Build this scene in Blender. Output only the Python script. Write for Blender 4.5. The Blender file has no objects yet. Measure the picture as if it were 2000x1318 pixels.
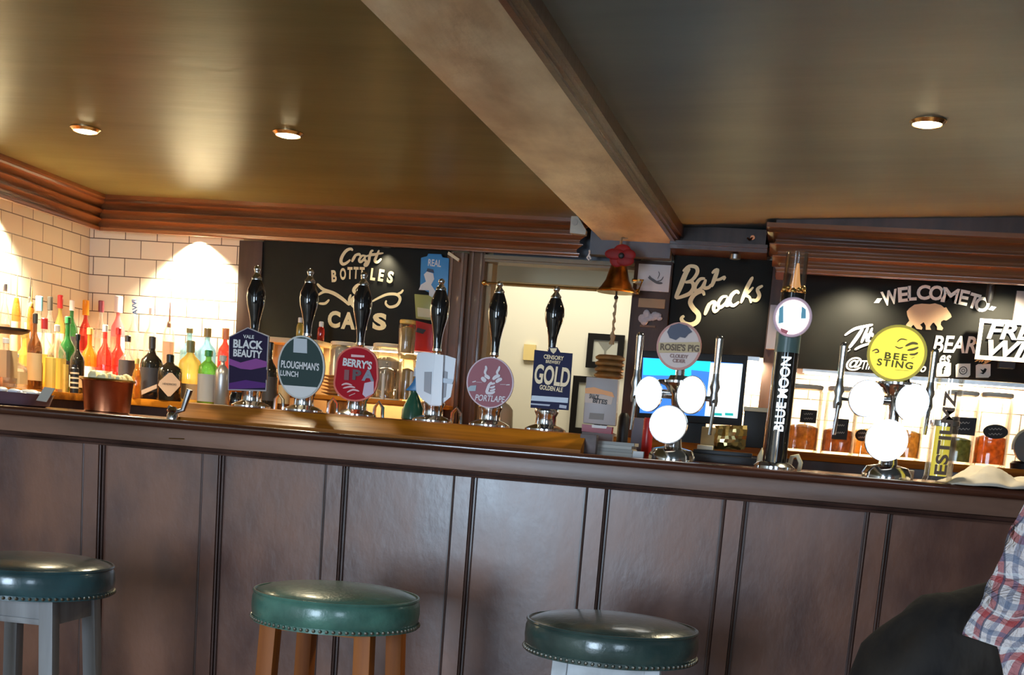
import bpy, bmesh, math, random
from mathutils import Vector, Matrix, noise
random.seed(7)
S = bpy.context.scene
COL = S.collection
R = math.radians
PI = math.pi

# ------------------------------------------------------------------ camera
F = 2500.0                      # focal length in pixels of the 2000 x 1318 frame
YAW, PITCH, ROLL = R(10.2826), R(-9.48902), R(4.62418)
PPY, CZ = 1263.195, 1.15
FW = Vector((-math.sin(YAW)*math.cos(PITCH), math.cos(YAW)*math.cos(PITCH), math.sin(PITCH)))
R0 = Vector((math.cos(YAW), math.sin(YAW), 0))
U0 = R0.cross(FW)
RT = R0*math.cos(ROLL) + U0*math.sin(ROLL)
UP = RT.cross(FW)
cam_data = bpy.data.cameras.new('camera')
cam = bpy.data.objects.new('camera', cam_data)
COL.objects.link(cam)
M = Matrix((RT, UP, -FW)).transposed().to_4x4()
M.translation = Vector((0, 0, CZ))
cam.matrix_world = M
cam_data.sensor_fit = 'HORIZONTAL'
cam_data.sensor_width = 36
cam_data.lens = F/2000*36
cam_data.shift_y = (PPY-659)/2000
cam_data.clip_start = 0.05
S.camera = cam
S.view_settings.view_transform = 'Standard'
S.view_settings.look = 'None'
S.view_settings.gamma = 1
S.view_settings.use_curve_mapping = False
S.view_settings.exposure = 1.1
S.cycles.use_denoising = True
S.cycles.max_bounces = 8
S.cycles.transmission_bounces = 8
S.cycles.transparent_max_bounces = 12
S.cycles.caustics_reflective = False
S.cycles.caustics_refractive = False
S.cycles.sample_clamp_indirect = 6

# ------------------------------------------------------------------ world, daylight
w = bpy.data.worlds.new('world'); S.world = w; w.use_nodes = True
w.node_tree.nodes['Background'].inputs[0].default_value = (.62, .78, 1, 1)
w.node_tree.nodes['Background'].inputs[1].default_value = .6


def area(name, loc, target, sx, sy, power, color, spread=None):
    d = bpy.data.lights.new(name, 'AREA'); d.shape = 'RECTANGLE'
    d.size, d.size_y, d.energy, d.color = sx, sy, power, color
    if spread: d.spread = R(spread)
    o = bpy.data.objects.new(name, d); COL.objects.link(o); o.location = loc
    o.rotation_euler = (Vector(target)-Vector(loc)).to_track_quat('-Z', 'Y').to_euler()
    return o


def spot(name, loc, target, power, color, angle=100, blend=.6, r=.03):
    d = bpy.data.lights.new(name, 'SPOT'); d.energy, d.color = power, color
    d.spot_size, d.spot_blend, d.shadow_soft_size = R(angle), blend, r
    o = bpy.data.objects.new(name, d); COL.objects.link(o); o.location = loc
    o.rotation_euler = (Vector(target)-Vector(loc)).to_track_quat('-Z', 'Y').to_euler()
    return o


WARM, TILEW = (1, .76, .38), (1, .88, .62)
# daylight entering by the two windows in the wall behind the camera
area('window_daylight', (-1.7, -2.45, 1.12), (-1.5, 3.3, .35), 1.15, 1.4, 54, (.62, .80, 1), 160)
area('window_daylight', (1.35, -2.45, 1.35), (.6, 3.3, .4), 1.0, 1.0, 10, (.62, .80, 1), 130)


# ------------------------------------------------------------------ pixel -> world
def ray(x, y): return RT*((x-1000)/F) + UP*((PPY-y)/F) + FW
def at(x, y, Y):
    d = ray(x, y); return d*(Y/d.y) + Vector((0, 0, CZ))
def atz(x, y, Z):
    d = ray(x, y); return d*((Z-CZ)/d.z) + Vector((0, 0, CZ))


# ------------------------------------------------------------------ materials
MATS = {}
def mat(name, color=(.5, .5, .5), rough=.5, metal=0, var=0, vscale=12, stretch=(1, 1, 1), color2=None,
        bump=0, bscale=40, emit=None, estr=0, trans=0, coat=0, croughness=.1, ior=1.45, alpha=1, spec=.5, coords='Object', rvar=0):
    if name in MATS: return MATS[name]
    m = bpy.data.materials.new(name); m.use_nodes = True
    nt = m.node_tree; b = nt.nodes['Principled BSDF']
    b.inputs['Base Color'].default_value = (*color, 1)
    b.inputs['Roughness'].default_value = rough
    b.inputs['Metallic'].default_value = metal
    b.inputs['IOR'].default_value = ior
    b.inputs['Specular IOR Level'].default_value = spec
    if trans: b.inputs['Transmission Weight'].default_value = trans
    if coat:
        b.inputs['Coat Weight'].default_value = coat; b.inputs['Coat Roughness'].default_value = croughness
    if alpha < 1: b.inputs['Alpha'].default_value = alpha
    if emit:
        b.inputs['Emission Color'].default_value = (*emit, 1); b.inputs['Emission Strength'].default_value = estr
    tc = nt.nodes.new('ShaderNodeTexCoord'); mp = nt.nodes.new('ShaderNodeMapping')
    nt.links.new(tc.outputs[coords], mp.inputs[0]); mp.inputs['Scale'].default_value = stretch
    if var or color2:
        n = nt.nodes.new('ShaderNodeTexNoise'); n.inputs['Scale'].default_value = vscale; n.inputs['Detail'].default_value = 6
        nt.links.new(mp.outputs[0], n.inputs['Vector'])
        cr = nt.nodes.new('ShaderNodeValToRGB'); nt.links.new(n.outputs[0], cr.inputs[0])
        c2 = color2 or tuple(c*(1-var) for c in color)
        cr.color_ramp.elements[0].position = .36; cr.color_ramp.elements[1].position = .64
        cr.color_ramp.elements[0].color = (*c2, 1)
        cr.color_ramp.elements[1].color = (*(min(1, c*(1+var)) for c in color), 1)
        nt.links.new(cr.outputs[0], b.inputs['Base Color'])
        if rvar:
            mr = nt.nodes.new('ShaderNodeMapRange'); nt.links.new(n.outputs[0], mr.inputs[0])
            mr.inputs[1].default_value = .35; mr.inputs[2].default_value = .65
            mr.inputs[3].default_value = max(0, rough-rvar); mr.inputs[4].default_value = rough+rvar
            nt.links.new(mr.outputs[0], b.inputs['Roughness'])
    if bump:
        n2 = nt.nodes.new('ShaderNodeTexNoise'); n2.inputs['Scale'].default_value = bscale; n2.inputs['Detail'].default_value = 4
        nt.links.new(mp.outputs[0], n2.inputs['Vector'])
        bp = nt.nodes.new('ShaderNodeBump'); bp.inputs['Strength'].default_value = bump; bp.inputs['Distance'].default_value = .01
        nt.links.new(n2.outputs[0], bp.inputs['Height']); nt.links.new(bp.outputs[0], b.inputs['Normal'])
    MATS[name] = m
    return m


def flat(name, c, rough=.5, **k): return mat(name, c, rough, **k)


wood_panel = mat('panel_wood', (.20, .082, .046), .35, color2=(.10, .042, .032), var=.2, vscale=4, stretch=(1.3, 1, .7), bump=.1, bscale=30, coat=.45, croughness=.26, rvar=.07)
wood_dark = mat('dark_wood', (.07, .032, .024), .36, var=.35, vscale=7, stretch=(1, 1, .25), bump=.1, bscale=40, coat=.3, croughness=.2)
wood_rail = mat('rail_wood', (.25, .125, .08), .42, var=.35, vscale=7, stretch=(.25, 1, 1), bump=.1, bscale=50, coat=.22, croughness=.28)
wood_top = mat('bar_top_wood', (.085, .028, .016), .22, var=.35, vscale=9, stretch=(.15, 1, 1), bump=.08, bscale=60, coat=.6, croughness=.08)
wood_shelf = mat('shelf_wood', (.50, .17, .012), .38, color2=(.20, .055, .006), vscale=8, stretch=(.12, 2.2, 3), bump=.1, bscale=40, spec=.12, var=.25)
wood_cornice = mat('cornice_wood', (.30, .115, .042), .28, color2=(.13, .045, .018), vscale=6, stretch=(.2, .2, 2), coat=.6, croughness=.12, var=.1)
wood_jamb = mat('jamb_wood', (.21, .11, .055), .4, color2=(.12, .055, .03), vscale=8, stretch=(2, 2, .15), coat=.2, var=.1)
wood_post = mat('post_wood', (.06, .032, .024), .5, var=.3, vscale=8, stretch=(2, 2, .2))
wood_orange = mat('stool_orange_wood', (.42, .13, .022), .5, color2=(.24, .065, .012), vscale=9, stretch=(2, 2, .12), var=.1, spec=.25)
wood_grey = mat('stool_grey_wood', (.30, .29, .29), .5, color2=(.19, .18, .18), vscale=9, stretch=(2, 2, .15), var=.1)
wood_white = mat('stool_white_paint', (.62, .64, .66), .5, color2=(.48, .49, .5), vscale=20, var=.05)
leather = mat('green_leather', (.085, .21, .16), .33, color2=(.055, .14, .11), vscale=14, var=.1, bump=.12, bscale=90, coat=.5, croughness=.15)
leather_dk = mat('dark_green_leather', (.05, .085, .075), .28, color2=(.025, .045, .042), vscale=8, var=.1, bump=.12, bscale=70, coat=.6, croughness=.12)
leather_bl = mat('teal_leather', (.04, .095, .105), .28, color2=(.02, .045, .05), vscale=8, var=.1, bump=.15, bscale=30, coat=.6, croughness=.12)
ceil_mat = mat('ceiling_paint', (.20, .172, .075), .30, color2=(.17, .145, .062), vscale=2.5, stretch=(.5, 2, 1), var=.06, bump=.12, bscale=7, spec=.025)
ceil_daylit = mat('ceiling_paint_daylit', (.21, .235, .225), .32, color2=(.19, .21, .21), vscale=2.5, stretch=(.5, 2, 1), var=.05, bump=.1, bscale=7, spec=.02)  # cool daylight right of the beam is put into the base colour
beam_mat = mat('beam_plaster', (.90, .80, .56), .36, spec=1, color2=(.55, .43, .27), vscale=3.6, stretch=(1.6, .7, 1), var=.05, bump=.35, bscale=14)
fascia_mat = mat('fascia_paint', (.115, .125, .15), .5, var=.08, vscale=9)
plaster = mat('room_plaster', (.25, .21, .16), .7, var=.06, vscale=4)
cream_wall = mat('cream_wall', (.80, .76, .62), .7)
cream_lintel = mat('cream_lintel', (.62, .53, .34), .6)
chalk = mat('chalkboard_black', (.015, .015, .013), .6, spec=.15, var=.25, vscale=2.5, rvar=.05)
gold_ink = mat('gold_letter_paint', (.95, .80, .47), .5, emit=(1, .8, .45), estr=0)
white_ink = mat('white_letter_paint', (.96, .93, .86), .7)
chrome = mat('chrome', (.72, .73, .75), .12, 1)
steel = mat('brushed_steel', (.5, .5, .5), .3, 1, var=.1, vscale=30)
brass = mat('brass', (.75, .48, .16), .25, 1)
copper = mat('copper', (.52, .19, .09), .3, 1, var=.35, vscale=6)
black_gloss = mat('black_gloss', (.010, .009, .009), .10, coat=.8, croughness=.04)
black_matte = mat('black_plastic', (.015, .015, .018), .45)
paper = mat('white_paper', (.8, .8, .8), .7)
lamp_glow = mat('lamp_glow', (1, .9, .7), .5, emit=(1, .80, .46), estr=28)
lens_glow = mat('lens_glow', (1, 1, 1), .25, emit=(1, .96, .86), estr=1.2)
lens_warm = mat('lens_glow_warm', (1, .9, .75), .25, emit=(1, .88, .68), estr=.95)


def thin_glass(name, tint, gloss=.10, body=0, bcol=(1, 1, 1), rough=.04):
    """thin clear or tinted glass: tinted transparency, a share of coloured body, fresnel gloss"""
    if name in MATS: return MATS[name]
    m = bpy.data.materials.new(name); m.use_nodes = True; nt = m.node_tree; nt.nodes.clear(); N = nt.nodes.new; L = nt.links.new
    out = N('ShaderNodeOutputMaterial'); tr = N('ShaderNodeBsdfTransparent'); tr.inputs[0].default_value = (*tint, 1)
    df = N('ShaderNodeBsdfTranslucent'); df.inputs[0].default_value = (*bcol, 1); d2 = N('ShaderNodeBsdfDiffuse'); d2.inputs[0].default_value = (*bcol, 1)
    mb_ = N('ShaderNodeMixShader'); mb_.inputs[0].default_value = .5; L(df.outputs[0], mb_.inputs[1]); L(d2.outputs[0], mb_.inputs[2])
    m1 = N('ShaderNodeMixShader'); m1.inputs[0].default_value = body; L(tr.outputs[0], m1.inputs[1]); L(mb_.outputs[0], m1.inputs[2])
    gl = N('ShaderNodeBsdfGlossy'); gl.inputs['Roughness'].default_value = rough
    lw = N('ShaderNodeLayerWeight'); lw.inputs[0].default_value = .35
    mr = N('ShaderNodeMapRange'); L(lw.outputs['Fresnel'], mr.inputs[0]); mr.inputs[3].default_value = gloss*.5; mr.inputs[4].default_value = min(1, gloss*6)
    m2 = N('ShaderNodeMixShader'); L(mr.outputs[0], m2.inputs[0]); L(m1.outputs[0], m2.inputs[1]); L(gl.outputs[0], m2.inputs[2])
    L(m2.outputs[0], out.inputs[0]); MATS[name] = m
    return m


glass = thin_glass('clear_glass', (.97, .97, .96))


def glassy(name, c, rough=.05, tr=.75):
    t = tuple(min(1, .15+.85*v)**.7 for v in c)
    return thin_glass(name, t, .10, .35 if c[0] < .9 or c[2] < .8 else .12, c)


def tile_mat(name, axis):
    m = bpy.data.materials.new(name); m.use_nodes = True; nt = m.node_tree; b = nt.nodes['Principled BSDF']
    tc = nt.nodes.new('ShaderNodeTexCoord'); sx = nt.nodes.new('ShaderNodeSeparateXYZ'); cx = nt.nodes.new('ShaderNodeCombineXYZ')
    nt.links.new(tc.outputs['Object'], sx.inputs[0])
    nt.links.new(sx.outputs[0 if axis == 'x' else 1], cx.inputs[0]); nt.links.new(sx.outputs[2], cx.inputs[1])
    br = nt.nodes.new('ShaderNodeTexBrick'); nt.links.new(cx.outputs[0], br.inputs['Vector'])
    br.inputs['Color1'].default_value = (.84, .78, .62, 1); br.inputs['Color2'].default_value = (.78, .71, .56, 1)
    br.inputs['Mortar'].default_value = (.12, .085, .055, 1); br.inputs['Scale'].default_value = 1
    br.inputs['Brick Width'].default_value = .156; br.inputs['Row Height'].default_value = .0815
    br.inputs['Mortar Size'].default_value = .0022; br.inputs['Mortar Smooth'].default_value = .1
    nt.links.new(br.outputs['Color'], b.inputs['Base Color'])
    b.inputs['Roughness'].default_value = .3
    bp = nt.nodes.new('ShaderNodeBump'); bp.invert = True; bp.inputs['Strength'].default_value = .3; bp.inputs['Distance'].default_value = .004
    nt.links.new(br.outputs['Fac'], bp.inputs['Height']); nt.links.new(bp.outputs[0], b.inputs['Normal'])
    return m


tile_x, tile_y = tile_mat('metro_tiles', 'x'), tile_mat('metro_tiles_side', 'y')


def plaid_mat():
    m = bpy.data.materials.new('plaid_cloth'); m.use_nodes = True; nt = m.node_tree; b = nt.nodes['Principled BSDF']
    b.inputs['Roughness'].default_value = .8
    wn = nt.nodes.new('ShaderNodeTexNoise'); wn.inputs['Scale'].default_value = 14; wn.inputs['Detail'].default_value = 3
    bp = nt.nodes.new('ShaderNodeBump'); bp.inputs['Strength'].default_value = .8; bp.inputs['Distance'].default_value = .02
    nt.links.new(wn.outputs[0], bp.inputs['Height']); nt.links.new(bp.outputs[0], b.inputs['Normal'])
    tc = nt.nodes.new('ShaderNodeTexCoord')
    nz = nt.nodes.new('ShaderNodeTexNoise'); nz.inputs['Scale'].default_value = 7
    add = nt.nodes.new('ShaderNodeMixRGB'); add.blend_type = 'LINEAR_LIGHT'; add.inputs[0].default_value = .05
    nt.links.new(tc.outputs['Object'], nz.inputs['Vector'])
    nt.links.new(tc.outputs['Object'], add.inputs[1]); nt.links.new(nz.outputs['Color'], add.inputs[2])
    rot = nt.nodes.new('ShaderNodeMapping'); rot.inputs['Rotation'].default_value = (0, R(-14), 0)
    nt.links.new(add.outputs[0], rot.inputs[0])
    sep = nt.nodes.new('ShaderNodeSeparateXYZ'); nt.links.new(rot.outputs[0], sep.inputs[0])
    def band(out, period, phase, width):
        a = nt.nodes.new('ShaderNodeMath'); a.operation = 'MULTIPLY_ADD'; a.inputs[1].default_value = 1/period; a.inputs[2].default_value = phase+50
        nt.links.new(sep.outputs[out], a.inputs[0])
        f = nt.nodes.new('ShaderNodeMath'); f.operation = 'FRACT'; nt.links.new(a.outputs[0], f.inputs[0])
        g = nt.nodes.new('ShaderNodeMath'); g.operation = 'LESS_THAN'; g.inputs[1].default_value = width; nt.links.new(f.outputs[0], g.inputs[0])
        return g.outputs[0]
    cur = (.80, .70, .68, 1); prev = None
    for out, per, ph, wd, c, fac in [(0, .046, 0, .26, (.42, .03, .04, 1), .75), (2, .060, .1, .2, (.46, .04, .04, 1), .75),
                                     (0, .046, .42, .2, (.10, .14, .26, 1), .6), (2, .060, .55, .16, (.09, .15, .26, 1), .6),
                                     (0, .046, .76, .08, (.05, .05, .10, 1), .8), (2, .060, .82, .06, (.9, .9, .9, 1), .45)]:
        mx = nt.nodes.new('ShaderNodeMixRGB'); mx.inputs[2].default_value = c
        ml = nt.nodes.new('ShaderNodeMath'); ml.operation = 'MULTIPLY'; ml.inputs[1].default_value = fac
        nt.links.new(band(out, per, ph, wd), ml.inputs[0]); nt.links.new(ml.outputs[0], mx.inputs[0])
        if prev is None: mx.inputs[1].default_value = cur
        else: nt.links.new(prev, mx.inputs[1])
        prev = mx.outputs[0]
    nt.links.new(prev, b.inputs['Base Color'])
    return m


plaid = plaid_mat()


# ------------------------------------------------------------------ mesh helpers (world coordinates)
class MB:
    def __init__(self): self.v = []; self.f = []; self.mi = []
    def add(self, vs, fs, mi=0):
        n = len(self.v); self.v += [tuple(p) for p in vs]
        self.f += [tuple(i+n for i in f) for f in fs]; self.mi += [mi]*len(fs); return self
    def box(self, x0, x1, y0, y1, z0, z1, mi=0):
        return self.add([(x, y, z) for x in (x0, x1) for y in (y0, y1) for z in (z0, z1)],
                        [(0, 1, 3, 2), (4, 6, 7, 5), (0, 4, 5, 1), (2, 3, 7, 6), (0, 2, 6, 4), (1, 5, 7, 3)], mi)
    def hexa(self, b, t, mi=0):      # four bottom points, four top points
        return self.add(list(b)+list(t), [(0, 3, 2, 1), (4, 5, 6, 7), (0, 1, 5, 4), (1, 2, 6, 5), (2, 3, 7, 6), (3, 0, 4, 7)], mi)
    def lathe(self, cx, cy, prof, n=24, mi=0, close=True, sq=0):
        vs = []; fs = []
        for r, z in prof:
            for k in range(n):
                a = 2*PI*k/n
                if sq:
                    c, s = math.cos(a), math.sin(a); e = (abs(c)**sq+abs(s)**sq)**(-1/sq); c *= e; s *= e
                else: c, s = math.cos(a), math.sin(a)
                vs.append((cx+r*c, cy+r*s, z))
        for i in range(len(prof)-1):
            for k in range(n):
                k2 = (k+1) % n; fs.append((i*n+k, i*n+k2, (i+1)*n+k2, (i+1)*n+k))
        if close:
            fs.append(tuple(range(n-1, -1, -1))); fs.append(tuple(range((len(prof)-1)*n, len(prof)*n)))
        return self.add(vs, fs, mi)
    def tube(self, path, r, n=10, mi=0):
        path = [Vector(p) for p in path]; rs = r if isinstance(r, (list, tuple)) else [r]*len(path)
        vs = []; fs = []; ref = Vector((0, 0, 1)); L = len(path)
        d0 = (path[1]-path[0]).normalized()
        if abs(d0.z) > .9: ref = Vector((0, 1, 0))
        for i, p in enumerate(path):
            d = (path[min(i+1, L-1)]-path[max(i-1, 0)]).normalized()
            s = d.cross(ref)
            if s.length < 1e-3: s = d.cross(Vector((1, 0, 0)))
            s.normalize(); t = s.cross(d)
            for k in range(n):
                a = 2*PI*k/n; vs.append(p+(s*math.cos(a)+t*math.sin(a))*rs[i])
        for i in range(L-1):
            for k in range(n):
                k2 = (k+1) % n; fs.append((i*n+k, i*n+k2, (i+1)*n+k2, (i+1)*n+k))
        fs.append(tuple(range(n-1, -1, -1))); fs.append(tuple(range((L-1)*n, L*n)))
        return self.add(vs, fs, mi)
    def prism(self, pts, y0, y1, mi=0):   # outline in XZ, thickness in Y
        n = len(pts)
        vs = [(x, y0, z) for x, z in pts]+[(x, y1, z) for x, z in pts]
        return self.add(vs, [tuple(range(n)), tuple(range(2*n-1, n-1, -1))]+[(i, (i+1) % n, n+(i+1) % n, n+i) for i in range(n)], mi)
    def extrude_x(self, prof, x0, x1, mi=0):   # outline in YZ swept along X
        n = len(prof)
        vs = [(x0, y, z) for y, z in prof]+[(x1, y, z) for y, z in prof]
        return self.add(vs, [tuple(range(n)), tuple(range(2*n-1, n-1, -1))]+[(i, (i+1) % n, n+(i+1) % n, n+i) for i in range(n)], mi)
    def sphere(self, c, rx, ry=None, rz=None, n=16, m=10, mi=0):
        ry = ry or rx; rz = rz or rx; vs = []; fs = []
        for i in range(1, m):
            th = PI*i/m
            for k in range(n):
                a = 2*PI*k/n; vs.append((c[0]+rx*math.sin(th)*math.cos(a), c[1]+ry*math.sin(th)*math.sin(a), c[2]+rz*math.cos(th)))
        for i in range(m-2):
            for k in range(n):
                k2 = (k+1) % n; fs.append((i*n+k, (i+1)*n+k, (i+1)*n+k2, i*n+k2))
        t = len(vs); vs += [(c[0], c[1], c[2]+rz), (c[0], c[1], c[2]-rz)]
        for k in range(n):
            k2 = (k+1) % n; fs.append((t, k, k2)); fs.append((t+1, (m-2)*n+k2, (m-2)*n+k))
        return self.add(vs, fs, mi)
    def disc_y(self, c, rx, rz, depth, n=32, mi=0, dome=0):   # round plate facing -Y
        prof = [(1, 0), (1, -depth)]
        if dome: prof += [(.9, -depth-dome*.5), (.6, -depth-dome*.85), (.25, -depth-dome)]
        vs = []; fs = []
        for s, dy in prof:
            for k in range(n):
                a = 2*PI*k/n; vs.append((c[0]+rx*s*math.cos(a), c[1]+dy, c[2]+rz*s*math.sin(a)))
        for i in range(len(prof)-1):
            for k in range(n):
                k2 = (k+1) % n; fs.append((i*n+k, i*n+k2, (i+1)*n+k2, (i+1)*n+k))
        fs.append(tuple(range(n-1, -1, -1))); fs.append(tuple(range((len(prof)-1)*n, len(prof)*n)))
        return self.add(vs, fs, mi)
    def build(self, name, mats, parent=None, loc=None, angle=35, bevel=0):
        off = Vector(loc) if loc is not None else (world_loc(parent) if parent else Vector((0, 0, 0)))
        me = bpy.data.meshes.new(name)
        me.from_pydata([tuple(Vector(p)-off) for p in self.v], [], self.f)
        bm = bmesh.new(); bm.from_mesh(me); bmesh.ops.recalc_face_normals(bm, faces=bm.faces)
        if bevel:
            es = [e for e in bm.edges if len(e.link_faces) == 2 and e.calc_face_angle(0) > R(40)]
            bmesh.ops.bevel(bm, geom=es, offset=bevel, segments=2, affect='EDGES', profile=.6)
        bm.to_mesh(me); bm.free()
        mats = mats if isinstance(mats, (list, tuple)) else [mats]
        for m in mats: me.materials.append(m)
        if len(mats) > 1 and not bevel:
            for p, i in zip(me.polygons, self.mi): p.material_index = i
        me.shade_smooth(); me.set_sharp_from_angle(angle=R(18 if bevel else angle))
        o = bpy.data.objects.new(name, me); COL.objects.link(o)
        if parent: o.parent = parent
        if loc is not None: o.location = off - (world_loc(parent) if parent else Vector((0, 0, 0)))
        return o


def world_loc(o):
    v = Vector((0, 0, 0))
    while o is not None: v += o.location; o = o.parent
    return v


def tag(o, label, cat, group=None):
    o['label'] = label; o['category'] = cat
    if group: o['group'] = group
    return o


def thing(name, label, cat, loc, group=None):
    o = bpy.data.objects.new(name, None); COL.objects.link(o); o.location = loc; o.empty_display_size = .05
    return tag(o, label, cat, group)


def struct(name, mb, m, **k):
    o = mb.build(name, m, **k); o['kind'] = 'structure'; return o


def text_mesh(s, bold=0, shear=0, space=1):
    c = bpy.data.curves.new('t', 'FONT'); c.body = s; c.offset = bold; c.shear = shear; c.space_character = space
    c.fill_mode = 'FRONT'; c.resolution_u = 4
    o = bpy.data.objects.new('t', c); COL.objects.link(o)
    me = bpy.data.meshes.new_from_object(o.evaluated_get(bpy.context.evaluated_depsgraph_get()))
    vs = [(v.co.x, v.co.y) for v in me.vertices]; fs = [tuple(p.vertices) for p in me.polygons]
    bpy.data.objects.remove(o); bpy.data.curves.remove(c); bpy.data.meshes.remove(me)
    return vs, fs


def lettering(s, cx, cz, Y, w, h, m, parent, rot=0, bold=.0, shear=0, space=1, name='lettering', mb=None, mi=0):
    """text stretched to w x h metres, centred at (cx, cz) on the plane Y, facing the room"""
    vs, fs = text_mesh(s, bold, shear, space)
    if not vs: return None
    x0, x1 = min(v[0] for v in vs), max(v[0] for v in vs); y0, y1 = min(v[1] for v in vs), max(v[1] for v in vs)
    out = []
    ca, sa = math.cos(R(rot)), math.sin(R(rot))
    for x, y in vs:
        a = (x-(x0+x1)/2)/(x1-x0)*w; b = (y-(y0+y1)/2)/(y1-y0)*h
        out.append((cx+a*ca-b*sa, Y, cz+a*sa+b*ca))
    own = mb is None
    mb = mb or MB()
    mb.add(out, fs, mi)
    return mb.build(name, m, parent) if own else mb


def smooth_path(p, k=5):
    if len(p) < 3: return p
    out = []
    for i in range(len(p)-1):
        p0, p1, p2, p3 = p[max(i-1, 0)], p[i], p[i+1], p[min(i+2, len(p)-1)]
        for j in range(k):
            t = j/k
            out.append(tuple(.5*((2*b)+(c-a)*t+(2*a-5*b+4*c-d)*t*t+(3*b-a-3*c+d)*t**3) for a, b, c, d in zip(p0, p1, p2, p3)))
    out.append(p[-1]); return out


def brush(mb, pts, w, Y, conv, mi=0, taper=.35, k=5):
    """a brush stroke lying on the plane Y"""
    pp = smooth_path([tuple(p) for p in pts], k); q = [at(*conv(x, y), Y) for x, y in pp]
    wv = w*DEP(Y); n = len(q); vs = []; fs = []
    for i in range(n):
        d = q[min(i+1, n-1)]-q[max(i-1, 0)]; d.y = 0
        if d.length < 1e-7: d = Vector((1, 0, 0))
        d.normalize(); s = Vector((-d.z, 0, d.x))
        t = i/(n-1); ww = wv*.5*(taper+(1-taper)*math.sin(PI*min(max(t, .0), 1))**.45 if 0 < t < 1 else taper)
        off = Vector((0, -.0006*t-.0009*(len(mb.f) % 5)/5-.0004, 0))
        vs += [q[i]+s*ww+off, q[i]-s*ww+off]
    for i in range(n-1): fs.append((2*i, 2*i+1, 2*i+3, 2*i+2))
    mb.add(vs, fs, mi)


def DEP(Y): return Y/2500*1.0          # metres per picture pixel at depth Y


def poly_at(pts, Y): return [(p.x, p.z) for p in (at(x, y, Y) for x, y in pts)]


# ------------------------------------------------------------------ the room
XL, XR, YB, YN, ZC = -3.14, 2.3, 5.62, -2.6, 2.04
struct('floor', MB().box(XL-.1, XR+.1, YN-.1, 8.2, -.1, 0), mat('floor_boards', (.45, .33, .22), .5, color2=(.36, .26, .17), vscale=6, stretch=(3, .2, 1), var=.1))
struct('ceiling', MB().hexa([(XL-.1, YN, ZC), (-.6, YN, ZC), (-.6, YB, ZC), (XL-.1, YB, ZC)], [(XL-.1, YN, ZC+.3), (-.6, YN, ZC+.3), (-.6, YB, ZC+.3), (XL-.1, YB, ZC+.3)]), ceil_mat)
def zr(x): return 2.018+.06*(x+.5)
struct('ceiling_right', MB().hexa([(-.6, YN, zr(-.6)), (XR+.1, YN, zr(XR)), (XR+.1, YB, zr(XR)), (-.6, YB, zr(-.6))], [(-.6, YN, 2.4), (XR+.1, YN, 2.4), (XR+.1, YB, 2.4), (-.6, YB, 2.4)]), ceil_daylit)
struct('wall_left', MB().box(XL-.1, XL, YN, YB+.1, 0, ZC), tile_y)
struct('wall_right', MB().box(XR, XR+.1, YN, YB+.1, 0, 2.3), plaster)
# wall behind the camera with two windows
mb = MB(); xs = [XL-.1, -2.35, -1.05, .8, 1.9, XR+.1]
for i in range(5):
    if i in (1, 3): mb.box(xs[i], xs[i+1], YN-.1, YN, 0, .8 if i == 3 else .38).box(xs[i], xs[i+1], YN-.1, YN, 1.9, 2.3)
    else: mb.box(xs[i], xs[i+1], YN-.1, YN, 0, 2.3)
struct('wall_rear', mb, plaster)
for i, (a, b) in enumerate(((-2.35, -1.05), (.8, 1.9))):
    zw = (.38, .8)[i]
    fr = struct('window_%d' % (i+1), MB().box(a, b, YN-.08, YN-.02, zw, zw+.04).box(a, b, YN-.08, YN-.02, 1.86, 1.9).box(a, a+.04, YN-.08, YN-.02, zw, 1.9)
                .box(b-.04, b, YN-.08, YN-.02, zw, 1.9).box((a+b)/2-.02, (a+b)/2+.02, YN-.07, YN-.03, zw, 1.9), wood_white)
    MB().box(a+.04, b-.04, YN-.055, YN-.05, zw+.04, 1.86).build('window_pane', glass, fr)

# back wall pieces, left to right
PX = lambda x, y=600: at(x, y, 5.58).x
struct('wall_back', MB().box(XL-.05, -2.39, YB, YB+.1, 0, ZC), tile_x)
struct('wall_back_boarded', MB().box(-2.39, -1.24, YB, YB+.1, 0, ZC), mat('boarding_beige', (.52, .38, .2), .6, var=.1, vscale=6))
struct('wall_back_lintel', MB().box(-1.24, -.60, YB, YB+.1, 1.88, 2.2), fascia_mat)
struct('wall_back_right', MB().box(-.60, XR+.1, YB, YB+.1, 0, 2.3).box(-1.24, -.60, YB, YB+.1, 0, 1.05), tile_x)
# room seen through the hatch
struct('wall_far', MB().box(-3.2, 1.0, 7.6, 7.7, 0, 2.6).box(-3.2, -3.1, 5.72, 7.6, 0, 2.6).box(.9, 1.0, 5.72, 7.6, 0, 2.6), cream_wall)
struct('ceiling_far', MB().box(-3.2, 1, 5.72, 7.7, 2.5, 2.6), cream_wall)
p0, p1 = at(948, 547, 6.3), at(1262, 573, 6.3)
struct('trim_lintel', MB().box(-2.3, .3, 6.3, 6.5, p0.z, 2.5), cream_lintel)
area('far_room_light', (-1.2, 6.9, 2.45), (-1.1, 7.4, .8), 1.2, .5, 10, (1, .95, .82))

# tiled wall box-out lamps hidden behind the cornice: small puck fittings with a spot each
def puck(x, y, z, tx, ty, tz, power, label, ang=95, col=TILEW):
    o = tag(MB().lathe(x, y, [(.022, z), (.022, z+.018), (.012, z+.024)], 16).build('puck_light', steel, loc=(x, y, z)), label, 'light')
    spot('puck_light_beam', (x, y, z-.012), (tx, ty, tz), power, col, ang, .75, .015)


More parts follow.
